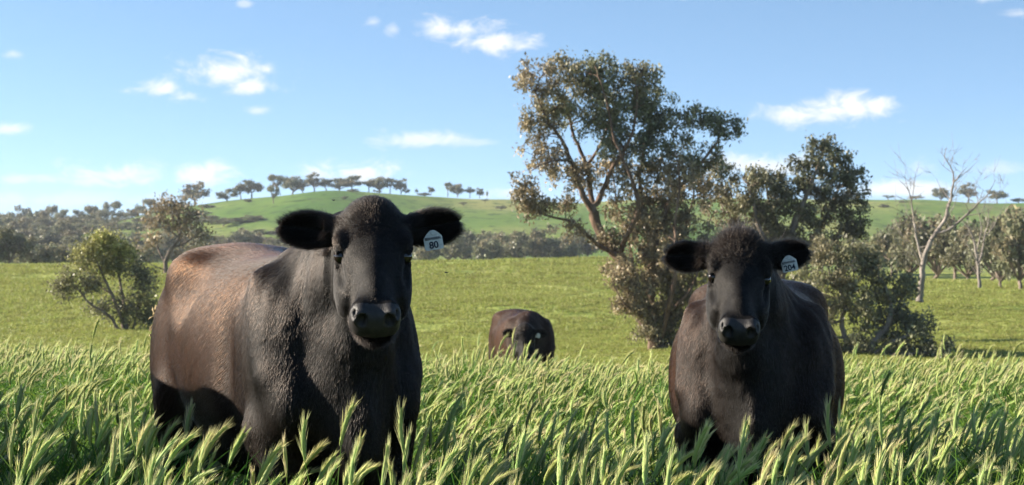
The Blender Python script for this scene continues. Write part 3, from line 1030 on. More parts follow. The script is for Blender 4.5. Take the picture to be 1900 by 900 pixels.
def seed_head(acc, rng, p0, d0, length, col, dense=1.0):
    """flat bristly spike: a kernelled core and long awns swept forward"""
    bend = WIND * rng.uniform(.15, .9) + np.array([0, 0, -rng.uniform(.0, .5)]) + rng.normal(0, .12, 3)
    steps = 7
    pts = arc(p0, d0, length, bend, steps)
    t = np.linspace(0, 1, steps + 1)
    core = .0062 * np.sin(np.clip(t * .86 + .10, 0, 1) * math.pi) ** .7
    col = np.asarray(col)
    tube(acc, pts, core, np.repeat((col * np.array([.62, .80, .55]))[None] * (.9 + .25 * t)[:, None], 5, 0), 5)
    d = np.gradient(pts, axis=0); d /= np.linalg.norm(d, axis=1, keepdims=True)
    flat = np.cross(d0, rng.normal(0, 1, 3)); flat /= np.linalg.norm(flat) + 1e-9
    n = int(84 * dense)
    tt = np.linspace(.03, .95, n)
    for i, q in enumerate(tt):
        k = q * steps; j = min(int(k), steps - 1); p = pts[j] + (pts[j + 1] - pts[j]) * (k - j)
        dd = d[j]
        s = flat * (1 if i % 2 else -1) + np.cross(dd, flat) * rng.uniform(-.7, .7)
        s -= dd * (s @ dd); s /= np.linalg.norm(s)
        ang = rng.uniform(.08, .30)
        L = length * rng.uniform(.40, .62) * (1 - .30 * q)
        a = dd * math.cos(ang) + s * math.sin(ang)
        tip = p + s * .003 + a * L + WIND * L * .05
        wv = np.cross(a, rng.normal(0, 1, 3)); wv /= np.linalg.norm(wv); wv *= .0010
        b0 = p + s * .002
        acc.add([b0 - wv, b0 + wv, tip], [(0, 1, 2)], np.array([col * .95, col * .95, col * 1.25]))
        if i % 2 == 0:      # kernel
            kp = p + s * .0048
            ks = np.cross(dd, s) * .0024
            acc.add([kp - dd * .008, kp + ks + s * .001, kp + dd * .012, kp - ks + s * .001], [(0, 1, 2, 3)], col * np.array([.75, .95, .65]))


def stalk(rng, stem, head, leaf, x, y, h, dense=1.0, lean=None):
    g = np.array(GREENS[rng.integers(len(GREENS))])
    l0 = np.array([rng.normal(.05, .07), rng.normal(0, .07), 1.0]) if lean is None else np.array(lean)
    pts = arc((x, y, 0), l0, h, WIND * rng.uniform(-.15, 1.2) + rng.normal(0, .2, 3) * [1, 1, 0], 6)
    tube(stem, pts, np.linspace(.0026, .0013, 7), g * 1.25 + [.02, .02, 0])
    d = pts[-1] - pts[-2]; d /= np.linalg.norm(d)
    seed_head(head, rng, pts[-1], d, rng.uniform(.070, .108), HEADC[rng.integers(len(HEADC))], dense)
    for k in range(rng.integers(2, 4)):
        i = rng.integers(1, 5)
        az_ = rng.uniform(0, 6.28)
        blade(leaf() if callable(leaf) else leaf, rng, pts[i], (math.cos(az_) * .6 + .15, math.sin(az_) * .6, .9), rng.uniform(.14, .26), rng.uniform(.006, .0105), np.array([.5, 0, -1.0]) * rng.uniform(.4, 1.5), GREENS[rng.integers(len(GREENS))])


def make_tuft(i):
    rng = np.random.default_rng(700 + i)
    a, hd = Acc(), Acc()
    for k in range((0, 1, 1, 2, 0, 3, 0)[i % 7]):
        r, th = .13 * math.sqrt(rng.random()), rng.uniform(0, 6.28)
        stalk(rng, a, hd, a, r * math.cos(th), r * math.sin(th), rng.uniform(.40, .62), .8)
    for k in range(46):
        r, th = .14 * math.sqrt(rng.random()), rng.uniform(0, 6.28)
        az_ = rng.uniform(0, 6.28)
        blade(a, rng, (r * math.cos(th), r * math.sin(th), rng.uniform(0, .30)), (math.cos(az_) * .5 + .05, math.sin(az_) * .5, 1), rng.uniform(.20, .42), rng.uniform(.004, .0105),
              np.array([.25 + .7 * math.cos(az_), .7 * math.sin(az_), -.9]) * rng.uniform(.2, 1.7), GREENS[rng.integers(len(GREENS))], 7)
    nh = len(hd.f)
    a.v += hd.v; a.c += hd.c
    off = a.n
    nf = len(a.f)
    a.f += [tuple(q + off for q in f) for f in hd.f]
    me = a.mesh('grass_tuft')
    me.materials.append(M_BLADE); me.materials.append(M_HEAD)
    idx = np.zeros(len(a.f), np.int32); idx[nf:] = 1
    me.polygons.foreach_set('material_index', idx)
    return me


def scatter(name, meshes, pos, rot, scl, idx, label, cat):
    """one object whose points each carry one of the given clumps"""
    src = bpy.data.collections.new(name + '_kinds')
    for i, me in enumerate(meshes):
        so = bpy.data.objects.new('%s_clump_%02d' % (name, i), me)
        src.objects.link(so)
    me = bpy.data.meshes.new(name)
    me.vertices.add(len(pos))
    me.vertices.foreach_set('co', np.asarray(pos, np.float32).ravel())
    for an, ty, fld, val in (('rot', 'FLOAT_VECTOR', 'vector', rot), ('scl', 'FLOAT_VECTOR', 'vector', scl), ('kind_index', 'INT', 'value', idx)):
        at = me.attributes.new(an, ty, 'POINT')
        at.data.foreach_set(fld, np.asarray(val, np.int32 if ty == 'INT' else np.float32).ravel())
    o = bpy.data.objects.new(name, me)
    COL.objects.link(o)
    ng = bpy.data.node_groups.new(name, 'GeometryNodeTree')
    ng.interface.new_socket('Geometry', in_out='INPUT', socket_type='NodeSocketGeometry')
    ng.interface.new_socket('Geometry', in_out='OUTPUT', socket_type='NodeSocketGeometry')
    N, Lk = ng.nodes, ng.links
    gi, gout = N.new('NodeGroupInput'), N.new('NodeGroupOutput')
    m2p = N.new('GeometryNodeMeshToPoints')
    ci = N.new('GeometryNodeCollectionInfo')
    ci.inputs['Collection'].default_value = src
    ci.inputs['Separate Children'].default_value = True
    ci.inputs['Reset Children'].default_value = True
    iop = N.new('GeometryNodeInstanceOnPoints')
    iop.inputs['Pick Instance'].default_value = True

    def attr(n, ty):
        a = N.new('GeometryNodeInputNamedAttribute'); a.data_type = ty
        a.inputs['Name'].default_value = n
        return a.outputs[0]
    Lk.new(gi.outputs[0], m2p.inputs['Mesh'])
    Lk.new(m2p.outputs[0], iop.inputs['Points'])
    Lk.new(ci.outputs[0], iop.inputs['Instance'])
    Lk.new(attr('kind_index', 'INT'), iop.inputs['Instance Index'])
    e2r = N.new('FunctionNodeEulerToRotation')
    Lk.new(attr('rot', 'FLOAT_VECTOR'), e2r.inputs[0])
    Lk.new(e2r.outputs[0], iop.inputs['Rotation'])
    Lk.new(attr('scl', 'FLOAT_VECTOR'), iop.inputs['Scale'])
    Lk.new(iop.outputs[0], gout.inputs[0])
    md = o.modifiers.new('scatter', 'NODES')
    md.node_group = ng
    tag(o, label, cat, kind='stuff')
    return o


rng = np.random.default_rng(5)
NT_ = 14
tufts = [make_tuft(i) for i in range(NT_)]
FOOT = [(-.845, 6.3, h1, 1.0), (1.02, 7.2, h2, 1.0), (-2.76, 6.62, h4, 1.1)]


def trampled(x, y):
    out = np.zeros(len(x), bool)
    for (cx, cy, h, s) in FOOT:
        lx = (x - cx) * math.cos(h) + (y - cy) * math.sin(h)
        ly = -(x - cx) * math.sin(h) + (y - cy) * math.cos(h)
        out |= ((lx / .88) ** 4 + (ly / .30) ** 4) < 1
    return out


def spread(y0, y1, per_m2, margin=.7):
    out = []
    yy = y0
    while yy < y1:
        st = .5
        hw = .315 * (yy + st) + margin
        n = rng.poisson(2 * hw * st * per_m2)
        out.append(np.stack([rng.uniform(-hw, hw, n), rng.uniform(yy, yy + st, n)], 1))
        yy += st
    return np.concatenate(out)


pts = np.concatenate([spread(3.3, 9, 95), spread(9, 17, 60)])
# thicker and thinner places
pts = pts[rng.random(len(pts)) < .80 + .35 * noise3(pts, 41, .9)]
inb = trampled(pts[:, 0], pts[:, 1])
z = ground(pts[:, 0], pts[:, 1])
hs = 1.0 + .13 * noise3(pts, 42, .8) + rng.normal(0, .08, len(pts))
hs = hs * (1.0 + .14 * np.clip((8 - pts[:, 1]) / 2.6, 0, 1))
hs = np.where(inb, .46, hs)
rot = np.stack([rng.normal(0, .09, len(pts)), rng.normal(0, .09, len(pts)), rng.normal(0, .7, len(pts))], 1)
scl = np.stack([np.where(inb, .6, 1.0) * rng.uniform(.85, 1.2, len(pts)), np.ones(len(pts)), hs], 1); scl[:, 1] = scl[:, 0]
# leafy drifts close by, seedier towards the crest
seedy = np.clip((pts[:, 1] - 5) / 5, 0, 1) * .6 + .45 * noise3(pts, 44, 1.1) + rng.uniform(-.2, .6, len(pts))
order = np.array([0, 7, 1, 8, 6, 13, 2, 4, 9, 11, 3, 10, 5, 12])
kidx = order[np.clip((np.clip(seedy, 0, .999) * 14).astype(int) + rng.integers(-2, 3, len(pts)), 0, 13)]
scatter('barley_grass', tufts, np.column_stack([pts, z - .01]), rot, scl, kidx, 'dense tall green grass with pale bristly seed heads filling the foreground', 'grass')

# ---- short pasture on the far side of the hollow
def make_clump(i):
    rng_ = np.random.default_rng(900 + i)
    a = Acc()
    for k in range(30):
        r, th = .26 * math.sqrt(rng_.random()), rng_.uniform(0, 6.28)
        az_ = rng_.uniform(0, 6.28)
        g = np.array([(.25, .28, .06), (.30, .31, .085), (.22, .26, .055), (.34, .33, .11)][rng_.integers(4)])
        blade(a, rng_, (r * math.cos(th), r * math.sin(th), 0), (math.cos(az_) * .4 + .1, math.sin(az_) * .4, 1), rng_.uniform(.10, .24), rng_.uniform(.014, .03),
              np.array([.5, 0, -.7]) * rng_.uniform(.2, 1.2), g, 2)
    me = a.mesh('pasture_clump')
    me.materials.append(M_BLADE)
    return me


clumps = [make_clump(i) for i in range(8)]
npt = 130000
yy = 42 * (150 / 42) ** rng.random(npt)
xx = rng.uniform(-.34, .34, npt) * yy
pp = np.stack([xx, yy], 1)
dn = .62 + .5 * noise3(pp * [1, .5], 51, .22) + .4 * noise3(pp * [1, .4], 52, .6)
keep = rng.random(npt) < dn
# wheel tracks curving over the paddock
trk = np.abs((xx + 4.0) - (yy - 70) * .42 + (yy - 70) ** 2 * .0012)
keep &= ~(((np.abs(trk - 0) < .35) | (np.abs(trk - 1.9) < .35)) & (rng.random(npt) < .75))
# drill rows following the contour on the right-hand field
keep &= ~((xx > .2 * yy) & (np.sin((yy - .012 * (xx - 20) ** 2) * 2.1) > .55) & (rng.random(npt) < .8))
pp = pp[keep]
z = ground(pp[:, 0], pp[:, 1])
n_ = len(pp)
sc_ = (1 + .25 * noise3(pp, 53, .3)) * rng.uniform(.7, 1.3, n_) * np.clip(pp[:, 1] / 80, .8, 1.6)
scatter('pasture_grass', clumps, np.column_stack([pp, z - .01]), np.stack([np.zeros(n_), np.zeros(n_), rng.uniform(0, 6.28, n_)], 1), np.stack([sc_, sc_, sc_ * rng.uniform(.45, .85, n_)], 1), rng.integers(0, 8, n_),
        'short sunlit pasture grass covering the far side of the hollow', 'grass')

# ---- the stalks nearest the camera, one by one
def near_stalk(x, y, h, i):
    rs = np.random.default_rng(3000 + i)
    st, hd, lf = Acc(), Acc(), []

    def one():
        lf.append(Acc())
        return lf[-1]
    stalk(rs, st, hd, one, 0, 0, h, 1.35)
    return [('stem', st.mesh('stem')), ('seed_head', hd.mesh('seed_head'))] + [('leaf', q.mesh('leaf')) for q in lf]


near_kinds = []
for i in range(24):
    ks = near_stalk(0, 0, .54 + .10 * (i % 5) / 5, i)
    for nm, me in ks:
        me.materials.append(M_HEAD if nm == 'seed_head' else M_BLADE)
    near_kinds.append(ks)
cnt = 0
while cnt < 190:
    yy = 3.9 + 2.6 * rng.random() ** 1.2
    xx = rng.uniform(-.31, .31) * yy
    if trampled(np.array([xx]), np.array([yy]))[0]: continue
    root = empty('grass_stalk', (xx, yy, gz(xx, yy)), rng.normal(0, .45))
    s_ = rng.uniform(.98, 1.22)
    root.scale = (s_, s_, s_)
    tag(root, 'tall single grass stalk with bristly seed head in the nearest rows', 'grass stalk', 'nearest seed-headed grass stalks')
    for nm, me in near_kinds[rng.integers(24)]:
        o = bpy.data.objects.new(nm, me); COL.objects.link(o); o.parent = root
    cnt += 1
# ------------------------------------------------------------------ trees
def mat_bark(name, c0, c1, c2):
    m, t, o = new_mat(name)
    tcn = t.new('ShaderNodeTexCoord')
    mp = t.new('ShaderNodeMapping')
    mp.inputs['Scale'].default_value = (1, 1, .25)
    t.l.new(tcn.outputs['Object'], mp.inputs['Vector'])
    n = t.noise(mp.outputs[0], 5, 5, .65, .5)
    c = t.ramp(n, [(.3, c0), (.5, c1), (.72, c2)])
    b = bsdf(t, o, c, .85, .15)
    bp = t.new('ShaderNodeBump')
    bp.inputs['Strength'].default_value = .7
    bp.inputs['Distance'].default_value = .05
    t.l.new(n, bp.inputs['Height'])
    t.l.new(bp.outputs[0], b.inputs['Normal'])
    return m


M_BARK = mat_bark('brown gum bark', (.055, .035, .025), (.120, .080, .058), (.24, .17, .13))
M_PALE = mat_bark('weathered pale wood', (.12, .10, .085), (.22, .19, .165), (.35, .31, .27))
M_GUM = mat_bark('grey gum bark', (.10, .08, .065), (.19, .15, .12), (.32, .26, .21))
M_LEAF = mat_plant('gum leaves', .30, .45, .35, .08)


class TreeB:
    def __init__(self, seed):
        self.rng = np.random.default_rng(seed)
        self.wv, self.wf, self.wn = [], [], 0
        self.lv, self.lc = [], []
        self.nodes = []                     # (point, radius) along the limbs, for hanging twigs

    def limb(self, pts, r0, r1, sides=7, jitter=.03, sub=4, keep=True, power=1.0):
        pts = np.asarray(pts, float)
        # catmull-rom refine
        out = []
        n = len(pts)
        for i in range(n - 1):
            a, b, c, d = pts[max(i - 1, 0)], pts[i], pts[i + 1], pts[min(i + 2, n - 1)]
            for k in range(sub):
                t = k / sub
                out.append(.5 * ((2 * b) + (c - a) * t + (2 * a - 5 * b + 4 * c - d) * t * t + (3 * b - a - 3 * c + d) * t ** 3))
        out.append(pts[-1])
        out = np.array(out)
        L = np.linalg.norm(np.diff(out, axis=0), axis=1).sum()
        j = self.rng.normal(0, 1, out.shape) * jitter * min(L * .1, .6)
        j[0] = 0
        out = out + j
        m = len(out)
        rad = r0 + (r1 - r0) * np.linspace(0, 1, m) ** power
        d = np.gradient(out, axis=0); d /= np.linalg.norm(d, axis=1, keepdims=True) + 1e-9
        a = np.cross(d, np.array([.31, .87, .38])); a /= np.linalg.norm(a, axis=1, keepdims=True) + 1e-9
        b = np.cross(d, a)
        th = np.arange(sides) / sides * 2 * math.pi
        rv = rad[:, None] * (1 + .12 * self.rng.normal(0, 1, (m, sides)))
        v = out[:, None] + (a[:, None] * np.cos(th)[None, :, None] + b[:, None] * np.sin(th)[None, :, None]) * rv[..., None]
        i, k = np.meshgrid(np.arange(m - 1), np.arange(sides), indexing='ij')
        i, k = i.ravel(), k.ravel()
        f = np.stack([i * sides + k, i * sides + (k + 1) % sides, (i + 1) * sides + (k + 1) % sides, (i + 1) * sides + k], 1) + self.wn
        self.wv.append(v.reshape(-1, 3)); self.wf.append(f); self.wn += m * sides
        if keep:
            self.nodes += [(out[q], rad[q]) for q in range(1, m)]
        return out, rad

    def clusters(self, lobes):
        """lobes: (centre, radii, count, colour)"""
        P_, C_ = [], []
        for (c, r, n, col) in lobes:
            d = self.rng.normal(0, 1, (n, 3)); d /= np.linalg.norm(d, axis=1, keepdims=True)
            rr = self.rng.random(n) ** .42
            P_.append(np.asarray(c) + d * rr[:, None] * np.asarray(r))
            C_.append(np.tile(col, (n, 1)))
        return np.concatenate(P_), np.concatenate(C_)

    def twigs(self, cl, r=.016, maxlen=3.0, drop=0.0):
        N = np.array([n[0] for n in self.nodes])
        R = np.array([n[1] for n in self.nodes])
        for p in cl:
            dv = p[None] - N
            dist = np.linalg.norm(dv, axis=1)
            cost = dist + np.clip(-dv[:, 2], 0, 9) * .8 + R * 1.5
            i = int(np.argmin(cost))
            a = N[i]
            if dist[i] > maxlen: continue
            mid = a * .5 + p * .5 + self.rng.normal(0, .08, 3) * dist[i] + [0, 0, .12 * dist[i]]
            self.limb([a, mid, p], min(R[i] * .6, r * (.6 + dist[i] * .45)), r * .3, 4, .02, 2, keep=dist[i] > .8)
            if dist[i] > .8:
                N = np.concatenate([N, mid[None]]); R = np.concatenate([R, [r * .8]])

    def leaves(self, cl, cc, per, sigma, size, hang=.7, var=.3):
        rng = self.rng
        n = len(cl) * per
        base = np.repeat(cl, per, 0)
        col = np.repeat(cc, per, 0) * rng.lognormal(0, var * .6, (len(cl), 1)).repeat(per, 0) * rng.lognormal(0, var, (n, 1))
        sg = np.asarray(sigma) if np.ndim(sigma) else np.array([sigma] * 3)
        p = base + rng.normal(0, 1, (n, 3)) * sg
        d = rng.normal(0, 1, (n, 3)); d[:, 2] -= hang * 1.6
        d /= np.linalg.norm(d, axis=1, keepdims=True)
        s = np.cross(d, rng.normal(0, 1, (n, 3))); s /= np.linalg.norm(s, axis=1, keepdims=True)
        L = size * rng.uniform(.6, 1.35, n)[:, None]
        w = L * rng.uniform(.16, .30, n)[:, None]
        v = np.stack([p - d * L * .5, p + s * w, p + d * L * .5, p - s * w], 1)
        self.lv.append(v.reshape(-1, 3)); self.lc.append(np.repeat(col, 4, 0))

    def wood_mesh(self, name, origin):
        return mesh_np(name, np.concatenate(self.wv) - origin, np.concatenate(self.wf))

    def leaf_mesh(self, name, origin):
        V = np.concatenate(self.lv) - origin
        f = np.arange(len(V)).reshape(-1, 4)
        me = mesh_np(name, V, f, False)
        point_color(me, 'tint', np.concatenate(self.lc))
        return me

    def finish(self, name, base, label, bark, group=None, cat='tree'):
        root = empty(name, base)
        tag(root, label, cat, group)
        link('trunk', self.wood_mesh('trunk', np.array(base)), bark, root)
        if self.lv:
            link('crown', self.leaf_mesh('crown', np.array(base)), M_LEAF, root)
        return root


OLIVE, DARK, BROWN, TAN, FRESH = (.185, .180, .100), (.140, .148, .086), (.235, .185, .115), (.35, .265, .165), (.30, .30, .09)


def mixc(a, b, t):
    return tuple(np.array(a) * (1 - t) + np.array(b) * t)


SLIM = {'dead_tree': .56}


def px_tree(name, Y, base_px, limbs, lobes, label, bark, seed, leaf, per, sigma, twig=.016, group=None, hang=.7, deep=.8, cat='tree', ratio=.72):
    """limbs: ([(px,py,dY)...], r0, r1); lobes: (px, py, rx, ry, count, colour, dY)"""
    T = TreeB(seed)
    X0 = (base_px - 950) / FPX * Y
    base = (X0, Y, gz(X0, Y))
    W_ = lambda px, py, dy=0: np.array([(px - 950) / FPX * Y, Y + dy, CZ - (py - 450) / FPX * Y])
    for pts, r0, r1 in limbs:
        T.limb([W_(*q) for q in pts], r0 * SLIM.get(name, 1), r1 * SLIM.get(name, 1), 8 if r0 > .08 else 6)
    if not lobes:
        bare_twigs(T)
    if lobes:
        s = Y / FPX
        cl, cc = T.clusters([(W_(l[0], l[1], l[6]), (l[2] * s, (l[2] + l[3]) * .5 * s * deep, l[3] * s), max(1, int(l[4] * ratio)), l[5]) for l in lobes])
        T.twigs(cl, twig, 3.2)
        T.leaves(cl, cc, per, sigma, leaf, hang)
    return T.finish(name, base, label, bark, group, cat)


def bare_twigs(T):
    nodes = list(T.nodes)
    for q, (p, r) in enumerate(nodes):
        if r > .12 or T.rng.random() < .45: continue
        d = T.rng.normal(0, 1, 3); d[2] = abs(d[2]) * .9 + .3; d /= np.linalg.norm(d)
        L = T.rng.uniform(.35, 1.3)
        m = p + d * L * .5 + T.rng.normal(0, .06, 3)
        e = p + d * L + T.rng.normal(0, .12, 3)
        T.limb([p, m, e], min(r * .5, .028), .006, 4, .03, 2)
        for k in range(2):
            d2 = d + T.rng.normal(0, .6, 3)
            T.limb([m, m + d2 * L * .3, m + d2 * L * .5 + [0, 0, .08]], .010, .004, 3, .03, 2)


# ---- the big many-stemmed gum in the hollow
Y0 = 58.0
big_limbs = [
    ([(1228, 668, 0), (1216, 632, 0), (1200, 593, 0), (1183, 550, 0), (1165, 505, .1), (1147, 473, .2), (1120, 447, .2), (1100, 393, .1)], .30, .15),
    ([(1100, 393, .1), (1077, 353, 0), (1060, 300, -.3), (1040, 260, -.5), (1013, 223, -.7), (993, 175, -.8)], .12, .02),
    ([(1102, 400, .1), (1098, 360, .3), (1090, 307, .5), (1073, 267, .5), (1057, 215, .6), (1045, 165, .7)], .11, .02),
    ([(1104, 380, .2), (1123, 347, .1), (1135, 313, -.2), (1153, 287, -.4), (1172, 245, -.5), (1180, 190, -.5), (1175, 145, -.5)], .10, .02),
    ([(1147, 473, .2), (1105, 453, -.6), (1060, 413, -1.0), (1010, 400, -1.2), (975, 380, -1.2)], .09, .015),
    ([(1222, 650, 0), (1214, 590, .6), (1212, 547, .9), (1215, 480, 1.0), (1210, 440, 1.0), (1198, 393, .9), (1190, 340, .8), (1200, 270, .8), (1215, 200, .7)], .20, .02),
    ([(1214, 480, 1.0), (1227, 420, .6), (1247, 367, .3), (1267, 340, .2), (1293, 313, .2), (1333, 262, .3), (1350, 235, .3)], .12, .02),
    ([(1147, 473, .2), (1165, 430, -.6), (1180, 385, -1.0), (1165, 330, -1.2), (1140, 270, -1.2), (1120, 190, -1.1), (1105, 140, -1.0)], .10, .02),
    ([(1210, 545, .9), (1240, 500, 1.4), (1270, 450, 1.7), (1290, 390, 1.8), (1300, 340, 1.8)], .11, .02),
    ([(1200, 593, 0), (1170, 575, -.9), (1150, 555, -1.2), (1130, 520, -1.4)], .06, .012),
    ([(1215, 600, .4), (1250, 570, -.3), (1280, 530, -.6), (1300, 480, -.7)], .09, .02),
    ([(1060, 300, -.3), (1030, 300, -.8), (1000, 310, -1.1), (985, 320, -1.2)], .05, .012),
    ([(1090, 307, .5), (1120, 260, 1.0), (1140, 200, 1.2), (1145, 150, 1.2)], .06, .012),
    ([(1220, 640, .3), (1190, 570, 1.2), (1180, 500, 1.5), (1172, 440, 1.6), (1150, 380, 1.5), (1140, 320, 1.4)], .08, .015),
    ([(1224, 645, .2), (1240, 560, -.8), (1250, 480, -1.2), (1245, 420, -1.3), (1255, 350, -1.2), (1250, 290, -1.0)], .09, .015),
    ([(1226, 650, .2), (1262, 580, .8), (1290, 520, 1.2), (1315, 460, 1.4), (1330, 400, 1.4)], .08, .015),
    ([(1200, 590, .0), (1175, 560, -.5), (1160, 535, -.8), (1140, 500, -.9)], .05, .012),
]
big_lobes = [
    (1165, 560, 34, 36, 24, BROWN, -.5), (1195, 610, 30, 30, 22, mixc(BROWN, OLIVE, .4), -.2), (1150, 500, 34, 34, 20, BROWN, -.6), (1280, 630, 40, 28, 28, OLIVE, .3), (1210, 440, 40, 44, 22, mixc(BROWN, TAN, .6), .2), (1255, 480, 44, 50, 26, mixc(BROWN, TAN, .5), -.6), (1160, 390, 40, 40, 22, BROWN, .8), (1255, 340, 44, 44, 22, BROWN, -.6),
    (1000, 150, 46, 34, 34, BROWN, -.5), (1055, 150, 55, 44, 46, mixc(BROWN, OLIVE, .5), 0), (1110, 145, 50, 42, 46, OLIVE, 0), (1180, 145, 46, 34, 38, mixc(OLIVE, BROWN, .4), 0),
    (1150, 195, 70, 46, 66, DARK, .4), (1080, 205, 66, 44, 56, OLIVE, 0), (1215, 195, 42, 46, 44, DARK, .4), (1010, 215, 46, 42, 34, mixc(OLIVE, BROWN, .6), -.4), (985, 255, 30, 36, 16, BROWN, -.6),
    (1130, 260, 62, 40, 44, DARK, 0), (1200, 265, 55, 42, 44, DARK, .3), (1250, 240, 32, 36, 18, OLIVE, .3), (1010, 305, 46, 38, 28, mixc(BROWN, TAN, .4), -.6), (968, 365, 27, 38, 26, BROWN, -1.1),
    (1000, 385, 36, 22, 22, BROWN, -1.1), (1060, 320, 46, 34, 24, BROWN, 0), (1120, 325, 46, 34, 24, mixc(BROWN, TAN, .5), .5), (1180, 330, 50, 44, 36, mixc(BROWN, OLIVE, .3), .6), (1235, 320, 50, 44, 34, BROWN, .6),
    (1320, 225, 32, 26, 20, DARK, .2), (1350, 240, 26, 24, 16, DARK, .2), (1290, 225, 30, 30, 14, OLIVE, .2), (1285, 285, 44, 38, 24, OLIVE, .4), (1325, 300, 32, 34, 18, OLIVE, .5), (1300, 350, 46, 38, 34, BROWN, 1.4),
    (1235, 385, 54, 46, 48, BROWN, 1.0), (1190, 410, 44, 42, 36, BROWN, .6), (1260, 440, 56, 50, 56, mixc(BROWN, TAN, .5), 1.2), (1205, 490, 46, 42, 44, BROWN, .6), (1250, 520, 50, 46, 52, BROWN, .2), (1305, 470, 46, 56, 50, mixc(BROWN, OLIVE, .4), .3),
    (1180, 545, 32, 34, 26, BROWN, -.6), (1225, 575, 42, 42, 44, mixc(BROWN, OLIVE, .3), 0), (1275, 580, 44, 48, 50, BROWN, .3), (1140, 520, 24, 26, 12, BROWN, -1.2), (1320, 560, 44, 60, 46, mixc(BROWN, OLIVE, .5), .6), (1250, 625, 30, 28, 20, OLIVE, .4),
    (1140, 440, 36, 26, 14, BROWN, 0), (1075, 430, 34, 20, 10, BROWN, -.8), (1050, 380, 26, 26, 10, BROWN, -.4)]
px_tree('gum_tree', Y0, 1226, big_limbs, big_lobes, 'largest tree, many-stemmed gum with sparse olive-brown crown, left of cow 204', M_BARK, 11, .125, 64, .125, .022)

# ---- the gum behind the second cow
t2_limbs = [
    ([(1432, 680, 0), (1440, 600, 0), (1448, 520, 0), (1462, 450, 0), (1478, 405, 0), (1497, 362, 0), (1512, 325, 0), (1528, 280, 0)], .26, .025),
    ([(1450, 510, 0), (1500, 460, .6), (1535, 415, .9), (1560, 360, .9), (1570, 310, .8)], .12, .02),
    ([(1448, 520, 0), (1420, 460, -.4), (1400, 410, -.6), (1390, 360, -.6), (1375, 330, -.5)], .11, .02),
    ([(1462, 450, 0), (1440, 400, .7), (1430, 350, .9), (1435, 310, .9)], .08, .015),
    ([(1500, 460, .6), (1560, 440, .3), (1600, 420, .2)], .07, .015),
    ([(1420, 460, -.4), (1380, 420, .2), (1350, 370, .4), (1340, 330, .4)], .07, .015)]
t2_lobes = [
    (1345, 330, 34, 30, 26, OLIVE, .4), (1340, 385, 40, 40, 36, mixc(BROWN, OLIVE, .5), .5), (1415, 330, 30, 24, 18, OLIVE, .6), (1470, 345, 34, 34, 26, DARK, .3),
    (1395, 345, 42, 32, 34, mixc(OLIVE, DARK, .4), -.4), (1365, 365, 30, 38, 26, OLIVE, -.4), (1410, 395, 56, 40, 56, mixc(OLIVE, BROWN, .2), -.2), (1440, 335, 30, 26, 20, DARK, .6), (1450, 375, 42, 36, 38, OLIVE, .4),
    (1528, 272, 30, 24, 24, DARK, 0), (1500, 300, 40, 28, 30, DARK, 0), (1560, 300, 34, 32, 34, DARK, .6), (1530, 330, 50, 36, 54, DARK, .3), (1585, 350, 30, 44, 44, DARK, .6), (1550, 380, 56, 40, 60, mixc(DARK, BROWN, .4), .4),
    (1600, 400, 20, 34, 24, DARK, .5), (1490, 400, 44, 36, 40, OLIVE, .2), (1560, 430, 48, 30, 42, mixc(DARK, BROWN, .5), .4), (1450, 440, 50, 36, 46, mixc(OLIVE, BROWN, .4), 0), (1500, 450, 50, 34, 40, mixc(OLIVE, BROWN, .5), 0),
    (1375, 440, 44, 44, 46, BROWN, .6), (1360, 520, 44, 60, 56, mixc(BROWN, OLIVE, .3), .8), (1480, 520, 46, 60, 50, mixc(OLIVE, BROWN, .3), .2)]
px_tree('gum_tree', 64.0, 1434, t2_limbs, t2_lobes, 'dark drooping gum tree rising directly behind the cow with tag 204', M_GUM, 12, .135, 64, .12, .022, ratio=.52)

# ---- low sprawling gum scrub at its foot
t3_limbs = [
    ([(1602, 690, 0), (1612, 650, 0), (1640, 612, -.1), (1652, 575, -.1), (1640, 530, 0), (1612, 492, .1), (1595, 465, .2)], .15, .02),
    ([(1606, 670, 0), (1640, 640, -.3), (1680, 620, -.5), (1712, 600, -.6)], .09, .015),
    ([(1604, 680, 0), (1575, 640, .2), (1565, 595, .3), (1572, 560, .3), (1545, 510, .4), (1525, 470, .4)], .11, .015),
    ([(1640, 612, -.1), (1668, 570, .3), (1690, 540, .4)], .06, .012),
    ([(1610, 660, 0), (1660, 655, -.6), (1720, 650, -.8), (1745, 640, -.8)], .05, .012),
    ([(1565, 595, .3), (1530, 600, 0), (1505, 570, -.2)], .05, .012)]
t3_lobes = [
    (1530, 470, 40, 26, 36, mixc(OLIVE, BROWN, .4), .3), (1590, 472, 44, 30, 46, OLIVE, .2), (1632, 500, 38, 32, 40, mixc(OLIVE, DARK, .4), 0), (1560, 520, 50, 38, 56, mixc(OLIVE, BROWN, .3), .2), (1662, 545, 38, 34, 44, OLIVE, .3),
    (1690, 525, 24, 26, 20, DARK, .4), (1600, 560, 50, 40, 56, OLIVE, 0), (1655, 600, 46, 36, 52, DARK, 0), (1700, 610, 36, 32, 40, DARK, -.4), (1610, 625, 56, 36, 56, mixc(OLIVE, DARK, .5), 0), (1530, 590, 44, 44, 44, mixc(OLIVE, BROWN, .3), 0),
    (1540, 645, 40, 22, 30, OLIVE, -.2), (1680, 645, 50, 20, 40, DARK, -.5), (1735, 645, 24, 16, 20, DARK, -.8), (1500, 530, 30, 40, 26, OLIVE, 0)]
px_tree('gum_scrub', 55.0, 1605, t3_limbs, t3_lobes, 'low sprawling olive gum with pale crooked branches, right of cow 204', M_PALE, 13, .125, 60, .12, .018, ratio=.48)

